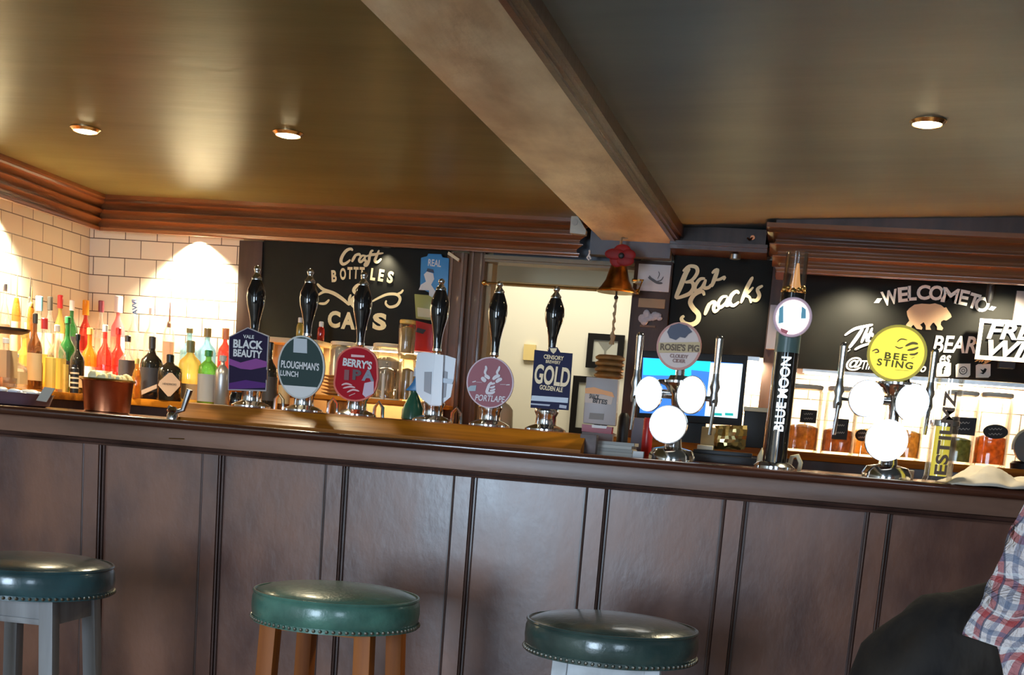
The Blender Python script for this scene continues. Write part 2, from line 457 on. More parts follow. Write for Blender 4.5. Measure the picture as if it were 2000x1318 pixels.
# ------------------------------------------------------------------ ceiling beam
bl = lambda y: -.98+(y-0)*.0415     # left edge of the soffit
br = lambda y: -.705+(y-0)*.046
zs = 1.962
b0, b1 = -2.58, 5.46
bm_ = thing('ceiling_beam', 'tan stained plaster beam running across the ceiling towards the hatch', 'beam', (-.85, 2, zs))
MB().hexa([(bl(b0), b0, zs), (br(b0), b0, zs), (br(b1), b1, zs), (bl(b1), b1, zs)], [(bl(b0), b0, 2.06), (br(b0)+.01, b0, 2.06), (br(b1)+.01, b1, 2.06), (bl(b1), b1, 2.06)]).build('soffit', beam_mat, bm_)
mb = MB()
for (o0, o1, z0, z1) in ((0, .016, zs-.006, zs+.022), (.016, .028, zs+.002, zs+.05), (.028, .04, zs+.018, 2.06)):
    mb.hexa([(br(b0)+o0, b0, z0), (br(b0)+o1, b0, z0), (br(b1)+o1, b1, z0), (br(b1)+o0, b1, z0)], [(br(b0)+o0, b0, z1), (br(b0)+o1, b0, z1), (br(b1)+o1, b1, z1), (br(b1)+o0, b1, z1)])
mb.build('edge_moulding', wood_dark, bm_)

# ------------------------------------------------------------------ cornices (pelmets) at the ceiling over the back bar
def cornice_profile(zt, zb, depth):
    """(out, z) pairs: a stack of coves and beads, out is measured from the plane of the lip"""
    H = zt-zb; pts = [(0, zt)]
    pts += [(0, zt-.10*H), (.012, zt-.13*H), (.006, zt-.2*H)]
    for k in range(3):
        a = .22+k*.24
        for t in range(6):
            u = t/5; pts.append((.012+.014*k+.022*math.sin(PI*u*.9)+.012*u, zt-(a+.19*u)*H))
        pts.append((.018+.016*k, zt-(a+.2)*H)); pts.append((.018+.016*k, zt-(a+.225)*H))
    pts += [(.055, zb+.03*H), (.055, zb), (depth, zb), (depth, zb+.015), (depth+.0, zt)]
    return pts
cp = cornice_profile(2.04, 1.893, .075)
Yc = 5.44
xa, xb = -2.97, -.80
corn = thing('cornice', 'long moulded dark wood cornice above the black sign about bottles and cans', 'cornice', (-1.9, Yc, 1.95))
n = len(cp)
vs = [(xa-o, Yc+o, z) for o, z in cp]+[(xb-o*.9, Yc+o, z) for o, z in cp]
MB().add(vs, [tuple(range(n)), tuple(range(2*n-1, n-1, -1))]+[(i, (i+1) % n, n+(i+1) % n, n+i) for i in range(n)]).build('moulding', wood_cornice, corn, angle=50)
cornl = thing('cornice', 'moulded dark wood cornice along the tiled side wall on the left', 'cornice', (-2.97, 4.0, 1.95))
vs = [(xa-o, -2.5, z) for o, z in cp]+[(xa-o, Yc+o, z) for o, z in cp]
MB().add(vs, [tuple(range(n)), tuple(range(2*n-1, n-1, -1))]+[(i, (i+1) % n, n+(i+1) % n, n+i) for i in range(n)]).build('moulding', wood_cornice, cornl, angle=50)
# right cornice with its returned left end
cp2 = cornice_profile(2.03, 1.853, .085)
Yr = 5.25; n = len(cp2)
cornr = thing('cornice', 'moulded dark wood cornice above the welcome board, right', 'cornice', (.8, Yr, 1.94))
vs = [(-.085+o, YB-.03, z) for o, z in cp2]+[(-.085+o, Yr+o, z) for o, z in cp2]+[(XR, Yr+o, z+.012) for o, z in cp2]
fs = [tuple(range(n)), tuple(range(3*n-1, 2*n-1, -1))]
for s in (0, n): fs += [(s+i, s+(i+1) % n, s+n+(i+1) % n, s+n+i) for i in range(n)]
MB().add(vs, fs).build('moulding', wood_cornice, cornr, angle=50)
MB().box(-.05, XR, Yr+.02, Yr+.06, 2.02, 2.2).build('frieze_board', wood_dark, cornr)
# shelf-like fascia between beam and right cornice
fa = thing('fascia', 'dark narrow wooden fascia above the bar snacks board', 'fascia', (-.28, 5.45, 1.95))
MB().box(-.462, -.085, 5.43, 5.6, 1.962, 2.03).build('board', wood_post, fa)
MB().box(-.462, -.075, 5.36, 5.6, 1.948, 1.962).box(-.462, -.075, 5.38, 5.6, 1.933, 1.948).build('ledge', wood_dark, fa)
gf = tag(MB().box(-.80, -.465, 5.46, 5.535, 1.903, 2.04).build('painted_boxing', fascia_mat), 'plain grey painted panel at the end of the ceiling beam', 'panel')

# ------------------------------------------------------------------ posts, boards and hatch on the back wall
def post(x0, x1, y0, z0, z1, label, m=wood_post, mould=True):
    t = thing('wooden_post', label, 'post', ((x0+x1)/2, y0, z0))
    MB().box(x0, x1, y0, YB-.002, z0, z1).build('shaft', m, t, bevel=.003)
    if mould:
        MB().box(x0+.2*(x1-x0), x0+.32*(x1-x0), y0-.008, y0, z0, z1).box(x0+.72*(x1-x0), x0+.84*(x1-x0), y0-.008, y0, z0, z1).build('bead', m, t)
    return t
CB = 1.165          # top of the back counter
post(-2.385, -2.275, 5.56, CB, 1.893, 'dark wooden post between the tiles and the bottles board', mould=False)
post(-1.425, -1.335, 5.54, CB, 1.89, 'brown wooden post right of the blue hanging packet', wood_jamb)
post(-1.335, -1.262, 5.565, CB, 1.9, 'moulded light brown jamb at the left of the hatch', wood_jamb)
post(-.615, -.455, 5.54, CB, 1.90, 'broad dark pillar carrying the white square card', mould=False)
post(-.045, .055, 5.54, CB, 1.94, 'dark post between the snacks board and the welcome board', mould=False)
hd = thing('hatch_header', 'olive moulded header across the top of the serving hatch', 'trim', (-.95, 5.57, 1.89))
MB().box(-1.262, -.615, 5.56, 5.66, 1.862, 1.892).box(-1.262, -.615, 5.54, 5.56, 1.872, 1.886).build('board', mat('olive_paint', (.22, .16, .08), .4), hd)

# ---- chalkboards
def board(x0, x1, z0, z1, label, Y=5.57, frame=None):
    t = thing('chalkboard', label, 'sign', ((x0+x1)/2, Y, z0))
    MB().box(x0, x1, Y, YB-.002, z0, z1).build('board', chalk, t, bevel=.002)
    return t
bd = board(-2.275, -1.425, 1.475, 1.90, 'black board lettered for craft bottles and cans in cream')
YT = 5.566
conv = lambda x, y: (600+x/5.73, 470+y/5.73)
mb = MB()
for pts, wd in [([(510, 112), (490, 92), (440, 110), (395, 170), (378, 230), (400, 262), (440, 250), (485, 212)], 5),
                ([(548, 150), (522, 195), (500, 238)], 4.5), ([(520, 190), (548, 160), (585, 152), (592, 175)], 4),
                ([(645, 165), (610, 172), (582, 215), (600, 238), (640, 200), (655, 160)], 4), ([(655, 160), (640, 215), (668, 222)], 4),
                ([(742, 112), (718, 118), (700, 170), (690, 230), (668, 272), (645, 275), (655, 250), (700, 215)], 4.5), ([(655, 175), (700, 165), (770, 160)], 3),
                ([(805, 105), (778, 170), (758, 225), (790, 238), (832, 200)], 4.5), ([(700, 150), (780, 148), (855, 138)], 3),
                ([(110, 480), (180, 545), (300, 590), (400, 655), (475, 722)], 5.5), ([(118, 610), (190, 572), (260, 580)], 4),
                ([(128, 702), (200, 702), (248, 658)], 4), ([(490, 600), (470, 660), (478, 722)], 4),
                ([(600, 480), (548, 510), (522, 560), (565, 612), (512, 650), (500, 700), (532, 735), (610, 705)], 6),
                ([(728, 680), (800, 640), (900, 600), (1000, 602), (1040, 650), (1005, 720), (925, 742), (880, 705), (888, 668)], 4.5),
                ([(1000, 600), (1050, 580), (1076, 548)], 3.5)]:
    brush(mb, pts, wd*1.3, YT, conv)
mb.build('script_lettering', gold_ink, bd)
def ltr(s, x0, y0, x1, y1, Y, m, par, rot=0, bold=.02, name='lettering', shear=0, space=1):
    c = at((x0+x1)/2, (y0+y1)/2, Y); d = DEP(Y)*1.01
    return lettering(s, c.x, c.z, Y, (x1-x0)*d, (y1-y0)*d, m, par, rot, bold, shear, space, name)
mb = MB()
for ch, x, y, wd, r_ in [('B', 300, 396, 62, 8), ('O', 400, 372, 72, 6), ('T', 478, 362, 60, 4), ('T', 545, 360, 60, 2), ('T', 612, 362, 60, 2), ('L', 738, 376, 58, -2), ('E', 828, 388, 62, -4), ('S', 930, 408, 70, -6)]:
    c = at(*conv(x, y), YT); lettering(ch, c.x, c.z, YT, wd/5.73*DEP(YT), 132/5.73*DEP(YT), None, None, r_-2, .045, mb=mb)
for ch, x, y, wd in [('C', 300, 880, 150), ('A', 460, 895, 170), ('N', 610, 900, 130), ('S', 810, 905, 165)]:
    c = at(*conv(x, y), YT); lettering(ch, c.x, c.z, YT, wd/5.73*DEP(YT), 190/5.73*DEP(YT), None, None, 0, .05, mb=mb)
mb.build('capital_lettering', gold_ink, bd)

bs = board(-.455, -.045, 1.54, 1.933, 'black board lettered Bar Snacks in cream script')
conv = lambda x, y: (1180+x/2.864, 460+y/2.864)
mb = MB()
for pts, wd in [([(478, 180), (455, 215), (425, 290), (398, 352)], 9), ([(440, 200), (475, 172), (515, 178), (520, 210), (490, 250), (450, 262)], 6.5),
                ([(452, 262), (490, 260), (500, 290), (480, 322), (440, 340), (400, 352)], 7),
                ([(565, 240), (535, 245), (508, 285), (515, 310), (545, 292), (568, 245)], 6.5), ([(570, 245), (558, 290), (585, 290), (600, 270)], 6),
                ([(603, 212), (618, 196), (636, 186)], 5), ([(638, 184), (622, 230), (600, 288)], 7.5), ([(622, 250), (648, 244), (674, 232), (668, 250)], 5),
                ([(560, 335), (548, 312), (505, 330), (482, 370), (497, 405), (527, 440), (522, 478), (488, 498), (450, 490), (432, 465), (448, 448)], 8.5),
                ([(592, 375), (578, 405), (562, 445)], 7), ([(575, 405), (600, 375), (620, 375), (612, 405), (620, 425), (645, 408)], 6.5),
                ([(690, 340), (660, 345), (638, 380), (648, 402), (678, 380), (695, 342)], 6), ([(695, 342), (682, 388), (705, 385)], 6),
                ([(755, 325), (740, 312), (712, 335), (702, 372), (722, 392), (755, 370)], 6.5),
                ([(832, 230), (800, 290), (765, 378)], 7), ([(835, 288), (805, 318), (785, 330), (812, 345), (822, 378)], 5.5),
                ([(888, 280), (858, 300), (868, 335), (852, 362), (822, 358)], 6.5)]:
    brush(mb, pts, wd*1.1, YT, conv)
mb.build('script_lettering', gold_ink, bs)

wb = board(.055, 1.35, 1.508, 1.9, 'black welcome board with cream lettering and a bear', Y=5.57)
conv = lambda x, y: (1600+x/5, 540+y/5)
mb = MB()
for ch, x, y, wd, r_ in [('W', 688, 205, 130, 16), ('E', 822, 175, 85, 10), ('L', 908, 162, 70, 7), ('C', 1018, 155, 105, 4), ('O', 1145, 160, 115, 1), ('M', 1285, 185, 140, -4),
                         ('E', 1408, 205, 85, -8), ('T', 1512, 238, 85, -12), ('O', 1592, 272, 115, -14)]:
    c = at(*conv(x, y), YT); lettering(ch, c.x, c.z, YT, wd*1.12/5*DEP(YT), 132/5*DEP(YT), None, None, r_, .035, mb=mb)
for x, y, dy in ((575, 235, -22), (1690, 310, -12)):
    mb.add([at(*conv(x-40, y-dy), YT), at(*conv(x+8, y+22), YT), at(*conv(x+40, y+dy), YT), at(*conv(x-8, y-22), YT)], [(0, 1, 2, 3)])
for s, x0, y0, x1, y1, sh in [('BEAR', 1136, 586, 1518, 738, .15), ('@', 268, 790, 410, 915, .2), ('The', 420, 822, 535, 905, .3), ('es', 1180, 770, 1280, 850, .3), ('Lo', 940, 850, 1040, 930, .3)]:
    (a, b), (c_, d) = conv(x0, y0), conv(x1, y1); c = at((a+c_)/2, (b+d)/2, YT)
    lettering(s, c.x, c.z, YT, (c_-a)*DEP(YT), (d-b)*DEP(YT), None, None, 2, .025, sh, mb=mb)
for pts, wd in [([(248, 575), (340, 515), (430, 490), (525, 470)], 5), ([(430, 500), (365, 600), (290, 700)], 6), ([(480, 490), (440, 580), (410, 650)], 5),
                ([(430, 600), (465, 565), (462, 640)], 5), ([(520, 500), (490, 570), (475, 620), (510, 640)], 5), ([(480, 590), (520, 560), (515, 590)], 4),
                ([(345, 715), (410, 680), (492, 655)], 4.5), ([(272, 735), (305, 712)], 4)]:
    brush(mb, pts, wd*1.1, YT, conv)
mb.build('lettering', white_ink, wb)
bear = [(855, 340), (880, 310), (930, 275), (1000, 265), (1080, 270), (1130, 262), (1190, 280), (1220, 305), (1240, 300), (1255, 325), (1285, 370), (1292, 395), (1265, 415), (1240, 430), (1215, 425), (1190, 440), (1185, 470), (1210, 505), (1200, 525), (1150, 520), (1150, 490), (1120, 450), (1105, 455), (1080, 490), (1092, 520), (1040, 520), (1040, 480), (1020, 445), (985, 470), (1008, 500), (1000, 520), (950, 510), (920, 470), (900, 490), (905, 518), (855, 500), (848, 470), (880, 430), (860, 380)]
MB().prism(poly_at([conv(x, y) for x, y in bear], YT+.002), YT-.001, YT+.002).build('bear_emblem', mat('bear_paint', (.85, .60, .36), .5), wb)
for j, (x, y) in enumerate(((1215, 912), (1405, 918), (1602, 922))):
    q = [conv(x-72, y-55), conv(x-50, y-68), conv(x+72, y-68), conv(x+70, y+45), conv(x+50, y+65), conv(x-72, y+65)]
    ic = MB().prism(poly_at(q, YT), YT-.001, YT+.002).build('icon', white_ink, wb)
    m2 = MB()
    if j == 0: c = at(*conv(x, y), YT-.003); lettering('f', c.x, c.z, YT-.003, .012, .032, None, None, 0, .02, mb=m2)
    elif j == 1:
        c = at(*conv(x, y), YT); m2.add([], []); 
        for rr in ((.016, .013), (.007, .005)):
            k_ = 20; vs = [(c.x+r_*math.cos(2*PI*i/k_), YT-.003, c.z+r_*math.sin(2*PI*i/k_)) for i in range(k_) for r_ in rr]
            m2.add(vs, [(2*i, 2*i+1, (2*i+3) % (2*k_), (2*i+2) % (2*k_)) for i in range(k_)])
    else:
        m2.prism(poly_at([conv(x+a, y+b) for a, b in ((-35, 20), (-5, 15), (-30, -20), (0, -8), (15, -28), (35, -18), (22, 10), (0, 32))], YT-.003), YT-.004, YT-.003)
    m2.build('glyph', chalk, ic)

# free wifi sign in front of the welcome board
ws = thing('wifi_sign', 'black sign with white border lettered FREE WIFI, far right', 'sign', (at(2000, 660, 5.5).x, 5.5, 1.5))
q0, q1 = at(1914, 622, 5.5), at(2064, 712, 5.5)
MB().box(q0.x, q1.x, 5.5, 5.512, q1.z, q0.z).build('panel', chalk, ws)
mb = MB(); t_ = .016
mb.box(q0.x, q1.x, 5.494, 5.499, q0.z-t_, q0.z).box(q0.x, q1.x, 5.494, 5.499, q1.z, q1.z+t_).box(q0.x, q0.x+t_, 5.494, 5.499, q1.z+t_, q0.z-t_).box(q1.x-t_, q1.x, 5.494, 5.499, q1.z+t_, q0.z-t_)
mb.build('border', white_ink, ws)
ltr('FREE', 1936, 634, 2040, 662, 5.493, white_ink, ws, 1, .03, shear=.2)
ltr('WIFI', 1936, 668, 2040, 698, 5.493, white_ink, ws, 1, .03, shear=.3)
bkt = MB().box(q0.x+.1, q0.x+.16, 5.512, 5.566, 1.56, 1.62).build('bracket', black_matte, ws)
# golden hop tuft on the board by the wifi sign
tuft = MB()
for i in range(60):
    c = at(1912+random.uniform(-9, 16), 690+random.uniform(-22, 22), 5.56); a = random.uniform(.2, .9)
    tuft.tube([c, c+Vector((.03*math.cos(a), -.012, .03*math.sin(a)))], [.0022, .001], 4)
tag(tuft.build('straw_tuft', mat('straw', (.8, .62, .3), .7), loc=at(1912, 690, 5.56)), 'tuft of golden straw beside the wifi sign', 'decoration')

# ------------------------------------------------------------------ back counters and shelves
bc = thing('back_counter', 'long brown back bar counter beneath the boards and tiles', 'counter', (-.5, 5.0, 0))
MB().box(XL+.01, 2.2, 5.03, YB-.005, 0, CB-.03).build('carcass', wood_dark, bc)
MB().box(XL+.01, 2.2, 4.98, YB-.005, CB-.03, CB).build('worktop', wood_shelf, bc, bevel=.004)
sc = thing('side_counter', 'brown counter under the tiled side wall on the left', 'counter', (-2.9, 4.3, 0))
MB().box(XL+.01, -2.76, 3.9, 4.97, 0, CB-.03).build('carcass', wood_dark, sc)
MB().box(XL+.01, -2.72, 3.86, 4.975, CB-.03, CB).build('worktop', wood_shelf, sc, bevel=.004)
ris = thing('bottle_riser', 'wooden step raising the rear row of bottles', 'shelf', (-2.7, 5.42, CB))
MB().box(XL+.02, -2.40, 5.36, YB-.01, CB, 1.265).box(XL+.02, -2.95, 3.95, 5.36, CB, 1.265).build('step', wood_shelf, ris, bevel=.003)
rs2 = thing('display_shelf', 'pale edged wooden shelf carrying the jars beside the plate stack', 'shelf', (-1.8, 5.2, CB))
MB().box(-2.24, -1.35, 5.12, 5.53, 1.222, 1.24).build('board', wood_shelf, rs2, bevel=.003)
for x in (-2.2, -1.8, -1.4): MB().box(x-.012, x+.012, 5.2, 5.5, CB, 1.222).build('support', wood_shelf, rs2)
us = thing('wall_shelf', 'short cream shelf under the bottles board with two sauce bottles', 'shelf', (-2.0, 5.4, 1.45))
MB().box(-2.26, -1.93, 5.38, 5.57, 1.452, 1.474).build('board', cream_lintel, us, bevel=.003)
MB().box(-2.22, -2.2, 5.42, 5.57, 1.40, 1.452).box(-1.99, -1.97, 5.42, 5.57, 1.40, 1.452).build('bracket', cream_lintel, us)

# strip lights under the two boards, as fittings
def strip(name, x0, x1, y, z, power, label, tgt, col=TILEW):
    t = thing(name, label, 'light', ((x0+x1)/2, y, z))
    MB().box(x0, x1, y, y+.03, z, z+.016).build('housing', steel, t)
    MB().box(x0+.01, x1-.01, y+.004, y+.026, z-.004, z).build('diffuser', mat('strip_glow', (1, .9, .7), .5, emit=(1, .85, .6), estr=6), t)
    area('strip_beam', ((x0+x1)/2, y+.014, z-.008), tgt, x1-x0, .03, power, col)
strip('strip_light', .12, 1.3, 5.53, 1.488, 17, 'slim lit strip under the welcome board', ((.7), 5.58, 1.2))
strip('strip_light', -1.9, -1.45, 5.53, 1.456, 3.2, 'slim lit strip under the bottles board', (-1.68, 5.52, 1.2), WARM)
puck(-2.60, 5.572, 1.915, -2.60, 5.598, 1.40, 95, 'small puck light washing the tiles above the rear bottles', 112)
puck(-3.088, 4.80, 1.915, -3.115, 4.80, 1.4, 75, 'small puck light washing the tiled side wall', 112)
puck(-3.088, 4.1, 1.915, -3.115, 4.1, 1.4, 14, 'small puck light washing the side wall further forward', 112)
puck(.30, 5.365, 1.868, .30, 5.60, 1.50, 12, 'small puck light over the left of the welcome board', 110)
puck(-1.70, 5.538, 1.895, -1.70, 5.57, 1.4, 2.2, 'small puck light over the bottles board', 100)
puck(-.2, 5.42, 1.908, -.20, 5.58, 1.5, 5, 'small puck light over the bar snacks board', 90)
puck(.88, 5.365, 1.868, .86, 5.60, 1.45, 12, 'small added puck light brightening the right of the welcome board', 120)  # extra lamp added to brighten the letters on this side
strip('strip_light', -.17, -.06, 5.5, 1.52, 3, 'short lit strip added under the bar snacks board to brighten the tiles', (-.12, 5.6, 1.3))  # made-up fitting, added to lift the dull tiles below the board

# ------------------------------------------------------------------ ceiling downlights
def downlight(px, py, z, label, power):
    c = atz(px, py, z)
    t = thing('downlight', label, 'light', (c.x, c.y, z))
    MB().lathe(c.x, c.y, [(.050, z-.003), (.050, z-.0005)], 32).lathe(c.x, c.y, [(.040, z-.012), (.047, z-.005), (.05, z-.002)], 32, close=False).build('trim_ring', mat('ring_gold', (.75, .5, .25), .25, 1), t)
    MB().lathe(c.x, c.y, [(.004, z-.016), (.026, z-.015), (.038, z-.011), (.040, z-.004)], 24).build('bulb', lamp_glow, t)
    spot('downlight_beam', (c.x, c.y, z-.03), (c.x, c.y, 0), power, (1, .86, .56), 125, .7, .03)
downlight(167, 250, 2.04, 'small recessed ceiling downlight nearest the left side wall', 26)
downlight(563, 258, 2.04, 'bright recessed ceiling downlight left of the beam', 30)
c_ = atz(1812, 235, 2.05); downlight(1812, 235, zr(c_.x), 'recessed downlight alone on the ceiling right of the beam', 26)

# ------------------------------------------------------------------ the bar
YF = 3.29
bf = thing('panelled_bar', 'dark panelled wooden bar front with recessed panels and beaded stiles', 'bar', (-.6, YF, 0))
PW = .35174; X0 = -.73215
BL, BR = -2.72, 2.25
MB().box(BL, BR, YF+.02, YF+.06, 0, 1.02).build('backing', wood_dark, bf)
k = -3
for k in range(-2, 12):
    xr = X0+PW*(k-3)                                # right edge of stile k
    if xr-.058 < BL or xr > BR+.01: continue
    st = MB().box(xr-.050, xr-.008, YF-.004, YF+.03, .10, 1.03)
    st.build('stile', wood_panel, bf, angle=20)
    b2 = MB()
    for xx, sg in ((xr-.0495, -1), (xr-.0085, 1)):      # quarter-round and fillet stepping down to the panel
        b2.box(min(xx, xx+sg*.0015), max(xx, xx+sg*.0015), YF+.010, YF+.03, .10, 1.028)
        b2.tube([(xx+sg*.0045, YF+.000, .10), (xx+sg*.0045, YF+.000, 1.028)], .0032, 8)
        b2.box(min(xx+sg*.0078, xx+sg*.0125), max(xx+sg*.0078, xx+sg*.0125), YF+.006, YF+.03, .10, 1.028)
    b2.build('bead', wood_dark, bf)
    MB().box(xr+.003, min(xr+PW-.061, BR), YF+.016, YF+.03, .12, 1.028).build('panel', wood_panel, bf)
MB().extrude_x([(YF-.012, 1.026), (YF-.014, 1.031), (YF-.006, 1.034), (YF-.010, 1.040), (YF+.0, 1.043), (YF+.03, 1.043), (YF+.03, 1.026)], BL, BR).build('rail_moulding', wood_dark, bf)
MB().box(BL, BR, YF-.002, YF+.05, 1.043, 1.086).build('frieze', wood_rail, bf, bevel=.001)
MB().box(BL, BR, YF-.012, YF+.04, 0, .12).build('plinth', wood_rail, bf, bevel=.004)
prof = [(3.262, 1.086), (3.250, 1.088), (3.243, 1.094), (3.240, 1.102), (3.243, 1.108), (3.250, 1.111), (3.268, 1.111), (3.82, 1.111), (3.82, 1.086)]
tag(MB().extrude_x(prof, BL, BR).build('bar_worktop', wood_top, loc=(-.6, 3.5, 1.086), angle=50), 'glossy dark varnished bar top with a rounded nose edge', 'worktop')
tag(MB().tube([at(330, 856, YF-.004), at(360, 857, YF-.004)], .0016, 6).build('staple', brass, loc=at(345, 856, YF-.004)), 'tiny bright metal strip on the frieze below the bar top', 'fitting')
# raised pump shelf with a sloping front
px0, px1 = at(370, 800, 3.42).x, at(1145, 850, 3.42).x
rs = thing('pump_shelf', 'raised orange brown wooden shelf with sloping front under the beer pumps', 'shelf', ((px0+px1)/2, 3.6, 1.111))
MB().extrude_x([(3.335, 1.111), (3.335, 1.119), (3.40, 1.150), (3.41, 1.158), (3.425, 1.161), (3.80, 1.161), (3.80, 1.111)], px0, px1).build('board', wood_shelf, rs, angle=25)
PSZ = 1.161

# ------------------------------------------------------------------ beer pumps
def handle_profile(z0, z1):
    H = z1-z0
    t = [(.0, .40), (.10, .42), (.25, .50), (.4, .68), (.55, .92), (.68, 1.0), (.8, .94), (.9, .74), (1.0, .5)]
    return [(r*.0365*.75, z0+u*H) for u, r in t]
def pump(pxt, pyt, pxb, pyb, black_top, black_bot, outline, label, Y=3.62, base_m=chrome, low='round', extra=None, thick=.008, rim=None, face=None, rimw=0):
    b = at(pxb, pyb, Y); x = at((pxt), (pyt), Y).x; ztop = at(pxt, pyt, Y).z; zt = at(pxt, black_top, Y).z; zb = at(pxt, black_bot, Y).z
    t = thing('beer_pump', label, 'beer pump', (x, Y, PSZ), 'hand pumps on the raised shelf')
    MB().lathe(x, Y, [(.058, PSZ), (.058, PSZ+.005), (.046, PSZ+.012), (.030, PSZ+.018), (.028, PSZ+.04), (.034, PSZ+.052), (.030, PSZ+.066), (.014, PSZ+.075)], 28).build('base', base_m, t, angle=50)
    MB().lathe(x, Y, [(.010, PSZ+.07), (.009, zb), (.013, zb+.005), (.013, zb+.012)], 16).build('stem', chrome, t)
    MB().lathe(x, Y, handle_profile(zb+.008, zt), 28).build('handle', black_gloss, t, angle=60)
    H = ztop-zt
    MB().lathe(x, Y, [(.014, zt-.003), (.015, zt+.12*H), (.009, zt+.35*H), (.006, zt+.5*H), (.0085, zt+.62*H), (.010, zt+.75*H), (.007, zt+.92*H), (.002, ztop)], 20).build('finial', chrome, t, angle=60)
    Yc_ = Y-.055
    o = poly_at(outline, Yc_)
    cx = sum(p[0] for p in o)/len(o); cz = sum(p[1] for p in o)/len(o)
    if rim:
        cl = MB().prism(o, Yc_, Yc_+thick).build('pump_clip', rim, t)
        sx = rimw or .92
        o2 = [(cx+(a-cx)*sx, cz+(c-cz)*(1-(1-sx)*.75)) for a, c in o]
        MB().prism(o2, Yc_-.001, Yc_+.001).build('clip_face', face, cl)
    else:
        cl = MB().prism(o, Yc_, Yc_+thick).build('pump_clip', face, t)
    MB().tube([(x, Y, cz-.02), ((x+cx)/2, Y-.03, cz-.02), (cx, Yc_+thick, cz)], .006, 8).build('clip_bracket', chrome, t)
    if extra: extra(cl, Yc_-.002, cx, cz)
    return t
def arc(cx, cy, rx, ry, a0, a1, n): return [(cx+rx*math.cos(R(a0+(a1-a0)*i/n)), cy+ry*math.sin(R(a0+(a1-a0)*i/n))) for i in range(n+1)]
def oval(cx, cy, rx, ry, n=36, tilt=0):
    out = []
    for i in range(n):
        a = 2*PI*i/n; x, y = rx*math.cos(a), ry*math.sin(a); out.append((cx+x*math.cos(R(tilt))-y*math.sin(R(tilt)), cy+x*math.sin(R(tilt))+y*math.cos(R(tilt))))
    return out

purple_dk = flat('clip_purple_dark', (.022, .012, .045), .5, spec=.15)
purple = flat('clip_purple', (.11, .03, .20), .5, spec=.15)
magenta = flat('clip_magenta', (.30, .08, .32), .5, spec=.15)
def ex1(cl, Y, cx, cz):
    for pts, m in (([(448, 700), (470, 708), (500, 700), (521, 706), (521, 716), (490, 722), (470, 720), (448, 712)], magenta),
                   ([(448, 716), (470, 722), (500, 726), (521, 722), (521, 742), (480, 738), (448, 746)], purple_dk),
                   ([(448, 748), (480, 742), (519, 748), (518, 757), (447, 760)], purple)):
        MB().prism(poly_at(pts, Y), Y-.0005, Y).build('clip_artwork', m, cl)
    ltr('VALE', 474, 654, 497, 661, Y-.002, paper, cl, 0, .02); ltr('BLACK', 453, 664, 516, 681, Y-.002, paper, cl, 0, .04)
    ltr('BEAUTY', 453, 683, 514, 698, Y-.002, paper, cl, 0, .04)
pump(503, 518, 478, 786, 546, 662, [(447, 657), (484, 639), (525, 656), (520, 764), (445, 762)], 'beer pump with dark purple house shaped clip, leftmost of the hand pumps', rim=flat('clip_rim_grey', (.42, .38, .38), .3), rimw=.95, face=purple_dk, extra=ex1)
green_g = flat('clip_green_grey', (.04, .07, .065), .5, spec=.15)
def ex2(cl, Y, cx, cz):
    low = [(a, c) for a, c in poly_at(oval(588, 717, 43, 59, 60), Y) if c < at(588, 750, Y).z]
    MB().prism(low, Y-.0005, Y).build('clip_artwork', flat('clip_white', (.8, .8, .78), .4), cl)
    MB().prism(poly_at([(574, 660), (600, 662), (600, 690), (573, 688)], Y), Y-.001, Y).build('clip_badge', flat('clip_silver', (.55, .6, .64), .3), cl)
    ltr("PLOUGHMAN'S", 546, 706, 626, 721, Y-.002, paper, cl, -1, .03); ltr('LUNCH', 546, 724, 584, 735, Y-.002, paper, cl, -1, .03)
pump(607, 524, 592, 797, 552, 660, oval(588, 717, 46, 62), 'beer pump with oval dark green clip that is white at the foot', rim=flat('clip_rim_pale', (.6, .6, .55), .3), rimw=.93, face=green_g, extra=ex2)
red_c = flat('clip_red', (.46, .006, .018), .5, spec=.12)
def ex3(cl, Y, cx, cz):
    ltr("BERRY'S", 668, 702, 728, 718, Y-.002, paper, cl, -4, .04)
    ltr('I', 672, 722, 682, 742, Y-.002, flat('clip_brown', (.22, .03, .035), .4), cl, 0, .05)
    ltr('P', 688, 722, 706, 742, Y-.002, flat('clip_maroon', (.06, .015, .02), .4), cl, 0, .05)
    ltr('A', 706, 722, 732, 744, Y-.002, flat('clip_blue_grey', (.2, .22, .28), .4), cl, 0, .05)
    mb = MB(); 
    for pts in ([(667, 752), (676, 749), (688, 752)], [(670, 758), (684, 755), (694, 757)], [(678, 766), (690, 761), (702, 764)], [(682, 773), (694, 768)]): brush(mb, pts, 3.5, Y-.001, lambda a, b: (a, b), k=3)
    mb.prism(poly_at([(686, 692), (712, 694), (712, 698), (686, 697)], Y), Y-.001, Y)
    mb.build('clip_artwork', flat('clip_pink', (.85, .5, .5), .4), cl)
    MB().prism(poly_at([(712, 748), (730, 744), (730, 768), (714, 776), (708, 770)], Y), Y-.0006, Y).build('clip_sheen_patch', flat('clip_lilac', (.66, .5, .62), .4), cl)
ol3 = arc(697, 712, 41, 36, 180, 360, 16)+[(739, 740)]+arc(694, 748, 43, 36, 0, 180, 16)
pump(712, 530, 692, 806, 557, 678, ol3, 'beer pump with rounded bright red clip', rim=flat('clip_rim_red', (.75, .12, .06), .25), rimw=.92, face=red_c, extra=ex3)
